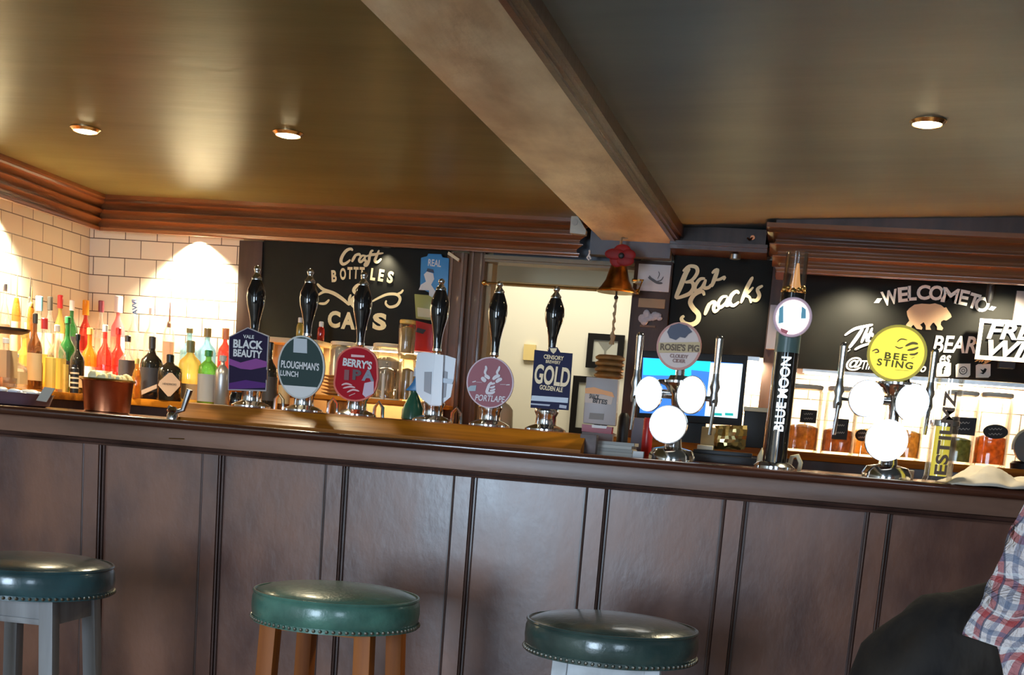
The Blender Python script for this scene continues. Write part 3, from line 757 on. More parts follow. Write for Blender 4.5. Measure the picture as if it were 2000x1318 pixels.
def ex4(cl, Y, cx, cz):
    MB().prism(poly_at([(852, 692), (868, 694), (864, 792), (844, 790)], Y), Y-.012, Y).build('clip_ridge', flat('ridge_white', (.82, .84, .88), .2), cl)
    for pts in ([(829, 726), (843, 726), (841, 770), (828, 764)], [(868, 724), (874, 726), (870, 775), (864, 778)]):
        MB().prism(poly_at(pts, Y), Y-.001, Y).build('clip_lattice', flat('lattice_grey', (.34, .34, .37), .4), cl)
    MB().prism(poly_at([(866, 738), (887, 742), (884, 750), (864, 747)], Y), Y-.006, Y).build('clip_arm', flat('arm_blue', (.5, .58, .68), .3), cl)
pump(863, 544, 862, 828, 566, 690, [(815, 690), (830, 687), (856, 692), (872, 694), (890, 700), (886, 740), (880, 775), (858, 793), (842, 792), (822, 778), (813, 765), (811, 720)], 'beer pump with white shield clip seen from behind', face=flat('shield_white', (.72, .74, .78), .25), extra=ex4)
def ex5(cl, Y, cx, cz):
    conv5 = lambda x, y: (905+x/12.55, 695+y/12.55)
    pk = flat('clip_pale', (.78, .72, .76), .4); mb = MB()
    for pts, wd in [([(545, 240), (560, 310), (530, 400), (560, 470)], 5), ([(890, 250), (870, 330), (830, 400), (850, 480)], 5), ([(450, 520), (500, 580), (560, 620)], 8), ([(520, 480), (590, 510), (650, 560)], 7),
                    ([(900, 480), (800, 510), (720, 580)], 7), ([(950, 560), (870, 590), (800, 650)], 7), ([(700, 640), (640, 700), (600, 800), (580, 900), (700, 910), (780, 870)], 6), ([(660, 690), (730, 680), (780, 660)], 4), ([(650, 780), (720, 770), (780, 740)], 4), ([(650, 850), (720, 840), (790, 810)], 4),
                    ([(220, 640), (310, 620)], 6), ([(320, 640), (460, 650)], 2), ([(900, 700), (1040, 700)], 2), ([(1050, 710), (1140, 705)], 5)]:
        brush(mb, pts, wd, Y-.001, conv5, k=3)
    mb.build('clip_artwork', pk, cl)
    MB().prism(poly_at([conv5(90, 800), conv5(180, 730), conv5(320, 720), conv5(300, 860), conv5(140, 860)], Y), Y-.001, Y).build('clip_corner', flat('clip_teal', (.35, .45, .5), .4), cl)
    ltr('PORTLAPE', 927, 772, 987, 784, Y-.002, pk, cl, 0, .02, shear=.2)
pump(977, 549, 955, 832, 572, 698, oval(957, 747, 46, 50), 'beer pump with round dusty pink clip showing a horned animal head', face=flat('clip_dusty_pink', (.42, .16, .19), .5, spec=.2), rim=flat('clip_rim_pink', (.62, .42, .46), .35), rimw=.94, extra=ex5)
navy = flat('clip_navy', (.018, .018, .065), .5, spec=.15); goldc = flat('clip_gold', (.9, .66, .33), .35)
def ex6(cl, Y, cx, cz):
    ltr('CENSORY', 1062, 694, 1101, 702, Y-.002, goldc, cl, -2, .03); ltr('BREWERY', 1066, 704, 1095, 710, Y-.002, goldc, cl, -2, .02)
    ltr('GOLD', 1044, 715, 1113, 752, Y-.002, goldc, cl, -3, .03); ltr('GOLDEN ALE', 1054, 754, 1099, 763, Y-.002, goldc, cl, -3, .03)
    MB().prism(poly_at([(1039, 772), (1110, 777), (1109, 787), (1037, 782)], Y), Y-.001, Y).build('clip_band', flat('clip_pale_blue', (.6, .68, .78), .4), cl)
    MB().prism(poly_at([(1037, 787), (1075, 790), (1073, 793), (1036, 790)], Y), Y-.001, Y).prism(poly_at([(1093, 790), (1107, 792), (1106, 798), (1092, 796)], Y), Y-.001, Y).build('clip_small_print', flat('clip_grey_blue', (.42, .45, .56), .4), cl)
    MB().prism(poly_at([(1074, 680), (1088, 680), (1086, 686), (1081, 691), (1076, 686)], Y), Y-.001, Y).build('clip_crest', goldc, cl)
pump(1088, 559, 1068, 840, 582, 688, [(1044, 683), (1070, 686), (1074, 678), (1088, 678), (1094, 688), (1118, 690), (1110, 801), (1036, 796)], 'beer pump with rectangular navy clip and large gold letters, rightmost hand pump', face=navy, extra=ex6)
# curved glass-rail hooks between the pumps
for px, py, lb in ((650, 796, 'small curved metal hook on the shelf between the green and red pumps'), (739, 808, 'small curved metal hook on the shelf right of the red pump'), (890, 832, 'small curved metal hook right of the white shield pump'), (545, 786, 'small curved metal hook between purple and green pumps')):
    b = at(px, py, 3.7); b.z = PSZ
    tag(MB().tube([(b.x-.014, 3.7, PSZ), (b.x-.012, 3.7, PSZ+.03), (b.x, 3.7, PSZ+.045), (b.x+.012, 3.7, PSZ+.03), (b.x+.013, 3.7, PSZ)], .0055, 8).build('curved_hook', chrome, loc=b), lb, 'hook', 'curved hooks between the pumps')
# small jars on the shelf by the first pump
tag(MB().lathe(at(462, 790, 3.7).x, 3.7, [(.02, PSZ), (.022, PSZ+.004), (.022, PSZ+.03), (.018, PSZ+.036), (.018, PSZ+.042)], 20).build('small_pot', black_gloss, loc=(at(462, 790, 3.7).x, 3.7, PSZ)), 'small black pot with pale lid below the purple clip', 'pot')

# ------------------------------------------------------------------ fonts and taps
BZ = 1.111
def tap(par, pxt, pyt, pxb, pyb, Y):
    a, b = at(pxt, pyt, Y), at(pxb, pyb, Y); x = a.x; H = a.z-b.z
    t = MB().tube([(x, Y, a.z), (x, Y, a.z-.38*H)], [.0105, .0075], 12).sphere((x, Y, a.z), .0105, n=12, m=6).build('tap_handle', chrome, par)
    MB().lathe(x, Y, [(.010, b.z+.30*H), (.012, b.z+.36*H), (.009, b.z+.44*H), (.0135, b.z+.50*H), (.009, b.z+.58*H), (.008, b.z+.64*H)], 14).build('tap_body', steel, par)
    MB().tube([(x, Y, b.z+.40*H), (x+.002, Y-.012, b.z+.33*H), (x, Y-.014, b.z)], [.006, .0055, .0045], 10).build('tap_spout', chrome, par)
    return x
def font(base_px, base_py, Y, top_py, arm_py, discs, badge, taps, label, badge_extra, lensm):
    b = at(base_px, base_py, Y); x = b.x; zt = at(base_px, top_py, Y).z; za = at(base_px, arm_py, Y).z
    t = thing('beer_font', label, 'beer font', (x, Y, BZ))
    MB().lathe(x, Y, [(.062, BZ), (.062, BZ+.012), (.052, BZ+.028), (.024, BZ+.034), (.018, BZ+.08)], 28).build('base', chrome, t)
    MB().lathe(x, Y, [(.018, BZ+.07), (.013, BZ+.12), (.013, zt-.07), (.019, zt-.035), (.036, zt-.012), (.058, zt-.004), (.058, zt+.002), (.03, zt+.006), (.026, zt+.016)], 24, ).build('column', chrome, t, angle=50)
    xs_ = [at(p[0], p[1], Y).x for p in discs[:2]]
    arm = MB().tube([(min(xs_), Y, za), (max(xs_), Y, za)], .012, 14)
    for tx in taps: arm.tube([(at(tx[0], tx[1], Y).x, Y-.01, za-.005), (x, Y, za-.005)], .007, 10)
    arm.build('cross_arm', chrome, t)
    for i, (dx, dy, rx, rz) in enumerate(discs):
        c = at(dx, dy, Y-.05); yy = Y-.05-(.02 if i == 2 else 0)
        h = MB().disc_y((c.x, yy+.03, c.z), rx*DEP(Y)*1.05, rz*DEP(Y)*1.05, .03).build('lens_housing', chrome, t)
        MB().disc_y((c.x, yy, c.z), rx*DEP(Y), rz*DEP(Y), .003, dome=.012).build('lens', lensm if i == 2 else lens_glow, h, angle=60)
        if i == 2: MB().tube([(x, Y, c.z), (c.x, yy+.03, c.z)], .012, 10).build('lens_neck', chrome, t)
    for tx in taps: tap(t, *tx, Y-.01)
    bx, by, brx, brz, m, mrim = badge
    c = at(bx, by, Y-.03)
    bg = MB().disc_y((c.x, Y-.02, c.z), brx*DEP(Y), brz*DEP(Y), .01, 40).build('badge', mrim, t)
    MB().disc_y((c.x, Y-.03, c.z), brx*DEP(Y)*.9, brz*DEP(Y)*.9, .001, 40).build('badge_face', m, bg)
    badge_extra(bg, Y-.033)
    MB().tube([(x, Y, zt), (x, Y-.005, c.z-.04)], .012, 10).build('badge_mount', chrome, t)
    return t
def bx1(bg, Y):
    MB().prism(poly_at([(1303, 648), (1310, 636), (1326, 631), (1342, 636), (1352, 648), (1345, 652), (1338, 660), (1328, 658), (1320, 664), (1308, 660)], Y), Y-.001, Y).build('badge_artwork', flat('badge_navy', (.03, .03, .07), .4), bg)
    MB().prism(poly_at([(1286, 669), (1368, 668), (1368, 688), (1286, 689)], Y), Y-.003, Y).build('badge_band', flat('badge_ochre', (.62, .43, .2), .4), bg)
    ltr("ROSIE'S PIG", 1291, 672, 1364, 685, Y-.004, flat('badge_brown', (.16, .09, .04), .5), bg, 1, .04)
    ltr('CLOUDY', 1309, 692, 1343, 699, Y-.002, flat('badge_taupe', (.35, .2, .18), .5), bg, 0, .03); ltr('CIDER', 1314, 701, 1338, 708, Y-.002, flat('badge_taupe', (.35, .2, .18), .5), bg, 0, .03)
font(1312, 893, 3.48, 745, 770, [(1267, 769, 24, 31), (1350, 771, 26, 34), (1306, 829, 34, 34)], (1326, 676, 42, 44, flat('badge_pale', (.75, .58, .52), .4), flat('badge_salmon', (.62, .26, .2), .4)),
     [(1251, 656, 1244, 840), (1406, 662, 1393, 850)], 'chrome beer font with glowing lenses and pale pink round badge crossed by tan band', bx1, lens_warm)
def bx2(bg, Y):
    inkc = flat('badge_ink', (.2, .17, .01), .5)
    ltr('BEE', 1730, 690, 1770, 702, Y-.002, inkc, bg, -2, .03, space=1.3); ltr('STING', 1716, 704, 1780, 717, Y-.002, inkc, bg, -3, .03, space=1.2)
    mb = MB()
    for pts, wd in [([(1752, 668), (1760, 662), (1772, 664)], 2.5), ([(1748, 676), (1756, 680), (1764, 678)], 2.5), ([(1768, 676), (1782, 670), (1793, 672)], 5), ([(1772, 684), (1784, 682), (1794, 678)], 4.5), ([(1776, 692), (1786, 692), (1793, 688)], 4), ([(1780, 700), (1786, 697)], 3), ([(1703, 686), (1712, 682), (1716, 687), (1708, 689)], 3), ([(1748, 722), (1776, 724)], 2)]:
        brush(mb, pts, wd, Y-.001, lambda a, b: (a, b), k=3)
    mb.build('badge_artwork', flat('badge_bee', (.3, .2, .04), .5), bg)
font(1733, 913, 3.42, 748, 782, [(1692, 778, 30, 32), (1782, 786, 28, 32), (1730, 860, 36, 36)], (1752, 690, 53, 51, mat('badge_yellow', (.95, .72, .03), .35, emit=(1, .80, .06), estr=.5), flat('badge_gold', (.9, .65, .04), .35)),
     [(1649, 676, 1640, 850), (1826, 688, 1812, 850)], 'chrome beer font with glowing lenses and round bright yellow badge', bx2, lens_glow)

# tall lit tower
b = at(1512, 905, 3.45); x = b.x; Y = 3.45
tw = thing('beer_tower', 'tall black beer tower with white vertical letters and round lit badge', 'beer font', (x, Y, BZ))
z1 = at(1530, 572, Y).z; z2 = at(1540, 492, Y).z
MB().lathe(x, Y, [(.054, BZ), (.054, BZ+.006), (.044, BZ+.014), (.034, BZ+.018)], 32).build('base', chrome, tw)
MB().lathe(x, Y, [(.031, BZ+.012), (.031, z1)], 32).build('column', black_gloss, tw)
MB().tube([(x-.004, Y-.030, BZ+.015), (x-.004, Y-.030, BZ+.10)], .008, 10).build('reflection_streak', chrome, tw)  # chrome rod stands in for a light streak reflected in the column
MB().lathe(x, Y, [(.029, z1), (.0285, z2), (.027, z2), (.027, z1+.002)], 28, close=False).build('glass_sleeve', glass, tw)
MB().lathe(x+.004, Y, [(.018, z1), (.010, z1+.03), (.003, z1+.075)], 14).build('amber_cone', mat('amber', (.75, .36, .12), .3, emit=(1, .45, .15), estr=.25), tw)
mb = MB()
for i in range(12):
    a = 2*PI*i/12; mb.sphere((x+.026*math.cos(a), Y+.026*math.sin(a), z1+.004+.004*(i % 3)), .006+.002*(i % 2), n=8, m=6)
mb.build('bead_ring', brass, tw)
c = at(1548, 619, Y-.05)
bg = MB().disc_y((c.x, Y-.032, c.z), .0485, .0495, .014, 40).build('badge', flat('badge_mauve', (.55, .38, .45), .3), tw)
MB().disc_y((c.x, Y-.046, c.z), .041, .042, .003, 40, dome=.004).build('badge_lens', lens_glow, bg)
MB().prism(poly_at([(1522, 602), (1530, 596), (1530, 630), (1520, 632)], Y-.054), Y-.055, Y-.053).prism(poly_at([(1566, 598), (1574, 604), (1574, 622), (1564, 622)], Y-.054), Y-.055, Y-.053).build('badge_blue', flat('badge_sky', (.2, .55, .7), .4), bg)
MB().prism(poly_at([(1524, 640), (1540, 646), (1536, 652), (1526, 648)], Y-.054), Y-.055, Y-.053).build('badge_red', flat('badge_red', (.7, .15, .18), .4), bg)
# vertical lettering, reading upwards, wrapped on the front of the column
vs, fs = text_mesh('BLUE MOON', .02, 0, 1.0)
x0_, x1_ = min(v[0] for v in vs), max(v[0] for v in vs); y0_, y1_ = min(v[1] for v in vs), max(v[1] for v in vs)
zl0, zl1 = at(1516, 842, Y).z, at(1532, 698, Y).z
out = []
for a, bb in vs:
    u = -((bb-y0_)/(y1_-y0_)-.5)*1.75
    out.append((x+.0145*u+.001, Y-.0328, zl0+(a-x0_)/(x1_-x0_)*(zl1-zl0)))
MB().add(out, fs).build('lettering', mat('lit_white', (.9, .93, .95), .4, emit=(.9, .97, 1), estr=.7), tw)
zc = at(1532, 672, Y).z
MB().lathe(x, Y, [(.0316, zc-.022), (.0316, zc+.03)], 28, close=False).build('lit_band', mat('lit_band', (.10, .16, .15), .3), tw)

# tall slim glass with yellow inner column
b = at(1832, 925, 3.36); x = b.x; Y = 3.36; zt = at(1850, 740, Y).z; zm = at(1838, 828, Y).z
gt = thing('tap_column', 'tall clear glass drinks column with yellow core and dark vertical letters', 'beer font', (x, Y, BZ))
MB().lathe(x, Y, [(.038, BZ), (.036, BZ+.01), (.034, BZ+.014), (.034, zt), (.031, zt), (.031, BZ+.016)], 28).build('glass_tube', glass, gt)
MB().lathe(x, Y, [(.020, BZ+.016), (.020, zm)], 24).build('core', mat('yellow_core', (.9, .72, .05), .3, emit=(1, .8, .1), estr=.25), gt)
MB().lathe(x, Y, [(.036, zm-.004), (.036, zm+.008), (.030, zm+.010), (.030, zm-.006)], 28).build('collar', chrome, gt)
vs, fs = text_mesh('ESTILMZ', .03)
x0_, x1_ = min(v[0] for v in vs), max(v[0] for v in vs); y0_, y1_ = min(v[1] for v in vs), max(v[1] for v in vs)
MB().add([(x-((bb-y0_)/(y1_-y0_)-.5)*.030, Y-.0385, BZ+.02+(a-x0_)/(x1_-x0_)*(zt-BZ-.05)) for a, bb in vs], fs).build('lettering', flat('letter_brown', (.16, .09, .05), .5), gt)

# ------------------------------------------------------------------ bar stools
def stool(cx, cy, ztop, r, rot, seatm, legm, label, half=.105, apron=None, nails=True, legw=.019, splay=.022):
    t = thing('bar_stool', label, 'stool', (cx, cy, 0), 'round leather topped stools at the bar')
    zb = ztop-.085
    s = MB().lathe(cx, cy, [(r*.93, zb), (r*.985, zb+.006), (r*1.0, zb+.03), (r*.995, zb+.05), (r*.975, zb+.060), (r*.955, zb+.064), (r*.8, zb+.074), (r*.5, zb+.081), (r*.2, zb+.084), (.001, zb+.0845)], 56).build('seat', seatm, t, angle=60)
    MB().tube([(cx+r*.975*math.cos(a*PI/28), cy+r*.975*math.sin(a*PI/28), zb+.0635) for a in range(57)], .0035, 6).build('piping', seatm, s)
    MB().lathe(cx, cy, [(r*.992, zb-.001), (r*.992, zb+.010)], 56, close=False).build('trim_band', seatm, s)
    nb = MB()
    for k in range(84):
        a = 2*PI*k/84; nb.sphere((cx+r*.995*math.cos(a), cy+r*.995*math.sin(a), zb+.005), .0042, n=6, m=4)
    nb.build('nail_trim', mat('aged_nails', (.35, .34, .3), .3, 1), s)
    MB().box(cx-half*.9, cx+half*.9, cy-half*.9, cy+half*.9, zb-.016, zb).build('seat_base', legm, t)
    ca, sa = math.cos(R(rot)), math.sin(R(rot))
    def P(u, v, z): return (cx+u*ca-v*sa, cy+u*sa+v*ca, z)
    for u, v in ((-1, -1), (1, -1), (1, 1), (-1, 1)):
        a, b2 = u*half, v*half; e = splay; L = legw
        top = [P(a-L, b2-L, zb-.002), P(a+L, b2-L, zb-.002), P(a+L, b2+L, zb-.002), P(a-L, b2+L, zb-.002)]
        bot = [P(a+u*e-L, b2+v*e-L, 0), P(a+u*e+L, b2+v*e-L, 0), P(a+u*e+L, b2+v*e+L, 0), P(a+u*e-L, b2+v*e+L, 0)]
        MB().hexa(bot, top).build('leg', legm, t, bevel=.003)
    if apron:
        for u, v in ((0, -1), (1, 0), (0, 1), (-1, 0)):
            if v: q = [(-half, v*half-.01), (half, v*half-.01), (half, v*half+.01), (-half, v*half+.01)]
            else: q = [(u*half-.01, -half), (u*half+.01, -half), (u*half+.01, half), (u*half-.01, half)]
            ap = MB().hexa([P(a, b2, zb-apron) for a, b2 in q], [P(a, b2, zb-.003) for a, b2 in q])
            ap.build('apron', legm, t, bevel=.002)
            if v == -1:
                q2 = [(-half, -half-.014), (half, -half-.014), (half, -half-.009), (-half, -half-.009)]
                MB().hexa([P(a, b2, zb-apron+.006) for a, b2 in q2], [P(a, b2, zb-apron+.014) for a, b2 in q2]).build('apron_bead', legm, t)
    hs = half+splay*.62
    for u, v in ((0, -1), (1, 0), (0, 1), (-1, 0)):
        if v: a, b2 = P(-hs, v*hs, .26), P(hs, v*hs, .26)
        else: a, b2 = P(u*hs, -hs, .30), P(u*hs, hs, .30)
        MB().tube([a, b2], .012, 8).build('stretcher', legm, t)
    return t
c1, c2, c3 = at(70, 1120, 2.72), at(658, 1170, 2.72), at(1196, 1222, 2.72)
stool(c1.x-.01, 2.72, .782, .187, 2, leather_bl, wood_grey, 'bar stool with dark teal seat on grey weathered legs, cut by the left edge', apron=.062, half=.098, legw=.017)
stool(c2.x, 2.72, .786, .187, -2, leather, wood_orange, 'bar stool with mid green leather seat on orange wood legs', half=.108)
stool(c3.x, 2.72, .782, .187, 3, leather_dk, wood_white, 'bar stool with dark green seat on white painted legs', apron=.09, half=.096, legw=.016)

# ------------------------------------------------------------------ seated person at the right edge
def skin_obj(name, verts, edges, m, parent, loc, sub=2, root=0):
    me = bpy.data.meshes.new(name); me.from_pydata([tuple(Vector(v[:3])-Vector(loc)) for v in verts], edges, [])
    o = bpy.data.objects.new(name, me); COL.objects.link(o); me.materials.append(m)
    if parent: o.parent = parent
    o.modifiers.new('skin', 'SKIN'); sl = me.skin_vertices[0].data
    for i, v in enumerate(verts):
        r = v[3] if isinstance(v[3], tuple) else (v[3], v[3]); sl[i].radius = r; sl[i].use_root = (i == root)
    o.modifiers['skin'].use_smooth_shade = True
    s = o.modifiers.new('sub', 'SUBSURF'); s.levels = sub; s.render_levels = sub
    return o
skin_m = mat('skin', (.55, .32, .22), .5, var=.05); cloth_m = mat('dark_trousers', (.024, .017, .012), .8, color2=(.008, .007, .008), vscale=5, stretch=(2.2, 1, 1), var=.1, bump=1, bscale=7)
PY = 2.42; base = Vector((.66, PY, 0))
pr_ = thing('person', 'person in red white and blue plaid shirt and dark trousers seated at right edge', 'person', base)
# skeleton: (x, y, z, r)
bv = [(.66, PY, .88, .12), (.66, PY, 1.0, .13), (.70, PY, 1.12, .13), (.735, PY, 1.25, .12), (.745, PY, 1.35, .05), (.735, PY, 1.42, .05), (.715, PY, 1.47, .072), (.72, PY, 1.54, .095), (.73, PY, 1.60, .075),
      (.60, PY-.11, .85, .085), (.28, PY-.14, .835, .06), (.29, PY-.14, .45, .045), (.33, PY-.14, .30, .035), (.24, PY-.15, .27, .03),
      (.60, PY+.11, .83, .085), (.35, PY+.15, .765, .06), (.34, PY+.15, .45, .045), (.37, PY+.15, .30, .035), (.28, PY+.16, .27, .03),
      (.74, PY-.19, 1.29, .055), (.78, PY-.24, 1.10, .042), (.66, PY-.20, 1.10, .032), (.60, PY-.10, 1.12, .026),
      (.74, PY+.19, 1.29, .055), (.78, PY+.24, 1.10, .042), (.68, PY+.20, 1.14, .032), (.60, PY+.06, 1.16, .026)]
be = [(0, 1), (1, 2), (2, 3), (3, 4), (4, 5), (5, 6), (6, 7), (7, 8), (0, 9), (9, 10), (10, 11), (11, 12), (12, 13), (0, 14), (14, 15), (15, 16), (16, 17), (17, 18), (3, 19), (19, 20), (20, 21), (21, 22), (3, 23), (23, 24), (24, 25), (25, 26)]
body = skin_obj('body', bv, be, skin_m, pr_, base)
for hx, hy, hz, s in ((.60, PY-.10, 1.12, 1), (.60, PY+.06, 1.16, -1)):
    hv = [(hx, hy, hz, (.026, .016)), (hx-.02, hy+s*.045, hz+.004, (.03, .014))]; he = [(0, 1)]
    for f in range(4):
        o_ = (f-1.5)*.017; L = (.6, .8, .75, .55)[f]*.07
        hv += [(hx-.03, hy+s*.055, hz+o_, .0085), (hx-.028, hy+s*(.055+L*.55), hz+o_, .008), (hx-.012, hy+s*(.055+L), hz+o_, .007)]
        n_ = len(hv); he += [(1, n_-3), (n_-3, n_-2), (n_-2, n_-1)]
    hv += [(hx-.02, hy+s*.02, hz+.03, .009), (hx-.03, hy+s*.04, hz+.045, .008)]; n_ = len(hv); he += [(0, n_-2), (n_-2, n_-1)]
    skin_obj('hand', hv, he, skin_m, pr_, base, sub=1)
MB().sphere((.640, PY, 1.505), .018, .013, .022, 14, 8).sphere((.722, PY-.080, 1.515), .016, .008, .026, 10, 8).sphere((.722, PY+.080, 1.515), .016, .008, .026, 10, 8).sphere((.648, PY, 1.468), .010, .024, .006, 12, 6).build('nose_ears_and_lips', skin_m, pr_)
for sy in (-1, 1): MB().sphere((.650, PY+sy*.030, 1.535), .009, n=10, m=8).build('eye', black_matte, pr_)
MB().sphere((.748, PY, 1.575), .088, .086, .072, 20, 12).build('hair', mat('grey_hair', (.2, .18, .16), .8, bump=.4, bscale=90), pr_)
tv = [(.68, PY, .83, (.13, .14)), (.60, PY-.11, .865, .13), (.45, PY-.13, .862, .120), (.300, PY-.145, .838, .108), (.252, PY-.145, .740, .096), (.285, PY-.14, .45, .065), (.31, PY-.14, .33, .055),
      (.60, PY+.11, .83, .11), (.45, PY+.13, .80, .095), (.35, PY+.15, .77, .08), (.33, PY+.15, .70, .075), (.33, PY+.15, .45, .06), (.35, PY+.15, .33, .055)]
skin_obj('trousers', tv, [(0, 1), (1, 2), (2, 3), (3, 4), (4, 5), (5, 6), (0, 7), (7, 8), (8, 9), (9, 10), (10, 11), (11, 12)], cloth_m, pr_, base, sub=3)
tx = bpy.data.textures.new('cloth_folds', 'CLOUDS'); tx.noise_scale = .11; tx.noise_depth = 1
tr_ = [o for o in COL.objects if o.name == 'trousers'][0]; dm = tr_.modifiers.new('folds', 'DISPLACE'); dm.texture = tx; dm.strength = .05; dm.mid_level = .5; dm.texture_coords = 'GLOBAL'
for s in (-1, 1):
    MB().sphere((.27+.04*(s > 0), PY+s*.148, .275), .13, .045, .05, 16, 8).build('shoe', black_matte, pr_)
sv = [(.665, PY, .87, (.17, .18)), (.640, PY, .98, (.185, .185)), (.675, PY, 1.11, (.18, .18)), (.725, PY, 1.24, (.155, .155)), (.742, PY, 1.345, (.075, .075)),
      (.745, PY-.20, 1.28, .075), (.785, PY-.25, 1.14, .065), (.785, PY-.25, 1.08, .06), (.745, PY+.20, 1.28, .075), (.785, PY+.25, 1.14, .065), (.785, PY+.25, 1.08, .06)]
shirt = skin_obj('shirt', sv, [(0, 1), (1, 2), (2, 3), (3, 4), (3, 5), (5, 6), (6, 7), (3, 8), (8, 9), (9, 10)], plaid, pr_, base)
# shirt tail: a loose curved sheet over the lap and hip
def sheet(name, left, right, z0, z1, yf, m, parent, nz=26, nx=22, thick=.004):
    vs = []; fs = []
    for i in range(nz+1):
        z = z0+(z1-z0)*i/nz; a, b2 = left(z), right(z)
        for j in range(nx+1):
            x = a+(b2-a)*j/nx; vs.append((x, yf(x, z), z))
    for i in range(nz):
        for j in range(nx): fs.append((i*(nx+1)+j, i*(nx+1)+j+1, (i+1)*(nx+1)+j+1, (i+1)*(nx+1)+j))
    o = MB().add(vs, fs).build(name, m, parent, angle=80)
    s = o.modifiers.new('solid', 'SOLIDIFY'); s.thickness = thick; s.offset = 0
    return o
def interp(pts):
    pts = sorted(pts)
    def f(z):
        if z <= pts[0][0]: return pts[0][1]
        for (a, b2), (c, d) in zip(pts, pts[1:]):
            if z <= c: t = (z-a)/(c-a); t = t*t*(3-2*t)*.5+t*.5; return b2+(d-b2)*t
        return pts[-1][1]
    return f
YS = 2.13
lp = [(p.z, p.x) for p in (at(x, y, YS) for x, y in ((1976, 1380), (1966, 1318), (1957, 1275), (1952, 1262), (1948, 1258), (1930, 1257), (1908, 1254), (1886, 1247), (1891, 1228), (1903, 1208), (1928, 1180), (1940, 1150), (1958, 1110), (1975, 1080), (1988, 1040), (2003, 1005), (2020, 970)))]
sheet('shirt_tail', interp(lp), lambda z: .80, min(p[0] for p in lp), max(p[0] for p in lp),
      lambda x, z: YS+.012+.10*max(0, z-.93)+.35*max(0, (x-.62))**1.5+.9*max(0, .60-x)**2*(1 if z > .95 else 0)+.010*math.sin(x*60+z*45)+.006*math.sin(z*80-x*35)+(.05*max(0, .50-x)/.1*.4 if z < .95 else 0), plaid, shirt)
stool(.69, PY, .70, .185, 8, leather_dk, wood_orange, 'bar stool carrying the person in the plaid shirt, right edge')

# ------------------------------------------------------------------ bottles
G = {'clear': glassy('glass_clear', (.93, .93, .88)), 'green': glassy('glass_green', (.06, .36, .10)), 'amber': glassy('glass_amber', (.8, .42, .06)), 'yellow': glassy('glass_yellow', (.95, .8, .25)),
     'pink': glassy('glass_pink', (.95, .35, .40)), 'red': glassy('glass_red', (.85, .06, .04)), 'brown': glassy('glass_brown', (.30, .12, .03)), 'black': mat('glass_black', (.02, .018, .014), .08, coat=.6),
     'orange': glassy('glass_orange', (.98, .45, .04)), 'lime': glassy('glass_lime', (.35, .8, .12)), 'blue': glassy('glass_blue', (.35, .7, .9)), 'silver': mat('can_silver', (.5, .5, .52), .3, .7)}
Cc = {k: flat('cap_'+k, v, .35) for k, v in dict(white=(.85, .83, .8), blue=(.22, .6, .8), dark=(.06, .05, .04), red=(.55, .03, .03), orange=(.95, .38, .02), maroon=(.22, .04, .06), gold=(.8, .55, .15), green=(.04, .3, .08), olive=(.24, .24, .10), copper=(.6, .25, .12), grey=(.5, .5, .5), black=(.01, .01, .01), navy=(.05, .15, .5)).items()}
Lb = {k: flat('label_'+k, v, .5) for k, v in dict(tan=(.55, .38, .2), yellow=(.85, .6, .12), white=(.85, .83, .75), dark=(.06, .05, .05), red=(.6, .03, .02), cream=(.85, .72, .5), blue=(.05, .2, .6), green=(.1, .4, .1), grey=(.42, .41, .42), pink=(.9, .45, .4), orange=(.9, .4, .05)).items()}
def bottle(px, pyt, Y, zb, wpx, body, cap, label, lab=None, shape='round', neck=.30, caph=.09, capw=.36, group=None, cat='bottle', pourer=False, lz=(.12, .48), xmin=None):
    d_ = ray(px, pyt)
    if xmin is not None and d_.x/d_.y*Y < xmin: Y = xmin*d_.y/d_.x; wpx = wpx*.95
    c = at(px, pyt, Y); x = c.x; H = c.z-zb; r = wpx*DEP(Y)/2
    t = thing('bottle', label, cat, (x, Y, zb), group)
    sq = 5 if shape == 'square' else 0; nr = max(r*.28, .008)
    if shape == 'flask': prof = [(r*.9, 0), (r, .03*H), (r, .42*H), (r*.86, .55*H), (nr*1.2, .68*H), (nr, .74*H), (nr, (1-caph)*H)]
    elif shape == 'squat': prof = [(r*.92, 0), (r, .02*H), (r, .60*H), (r*.93, .70*H), (r*.5, .78*H), (nr*1.1, .82*H), (nr, (1-caph)*H)]
    else: prof = [(r*.92, 0), (r, .02*H), (r, (1-neck-.16)*H), (r*.9, (1-neck-.09)*H), (nr*1.5, (1-neck)*H), (nr, (1-neck+.05)*H), (nr, (1-caph)*H)]
    MB().lathe(x, Y, [(a, zb+b2) for a, b2 in prof], 20, sq=sq).build('glass_body', G[body], t, angle=50)
    cr = max(r*capw, .009)
    if pourer:
        MB().lathe(x, Y, [(cr*.9, zb+(1-caph)*H-.004), (cr, zb+H*(1-caph)+.012), (cr*.5, zb+H*(1-caph)+.02)], 14).tube([(x, Y, zb+H*(1-caph)+.01), (x+.002, Y, zb+H)], [.004, .0018], 8).build('pourer', Cc[cap], t)
    else:
        MB().lathe(x, Y, [(cr, zb+(1-caph)*H-.003), (cr*1.02, zb+H-.003), (cr*.8, zb+H)], 16).build('cap', Cc[cap], t)
    if lab:
        k = 1.015; n0 = 20
        pr2 = [(r*k, zb+lz[0]*H), (r*k, zb+lz[1]*H)]
        MB().lathe(x, Y, pr2, 20, close=False, sq=sq).build('label_wrap', Lb[lab], t)
    return t
BK, FT, SD = 5.46, 5.2, 5.1
gb, gf_ = 'bottles on the rear step', 'bottles along the front of the back counter'
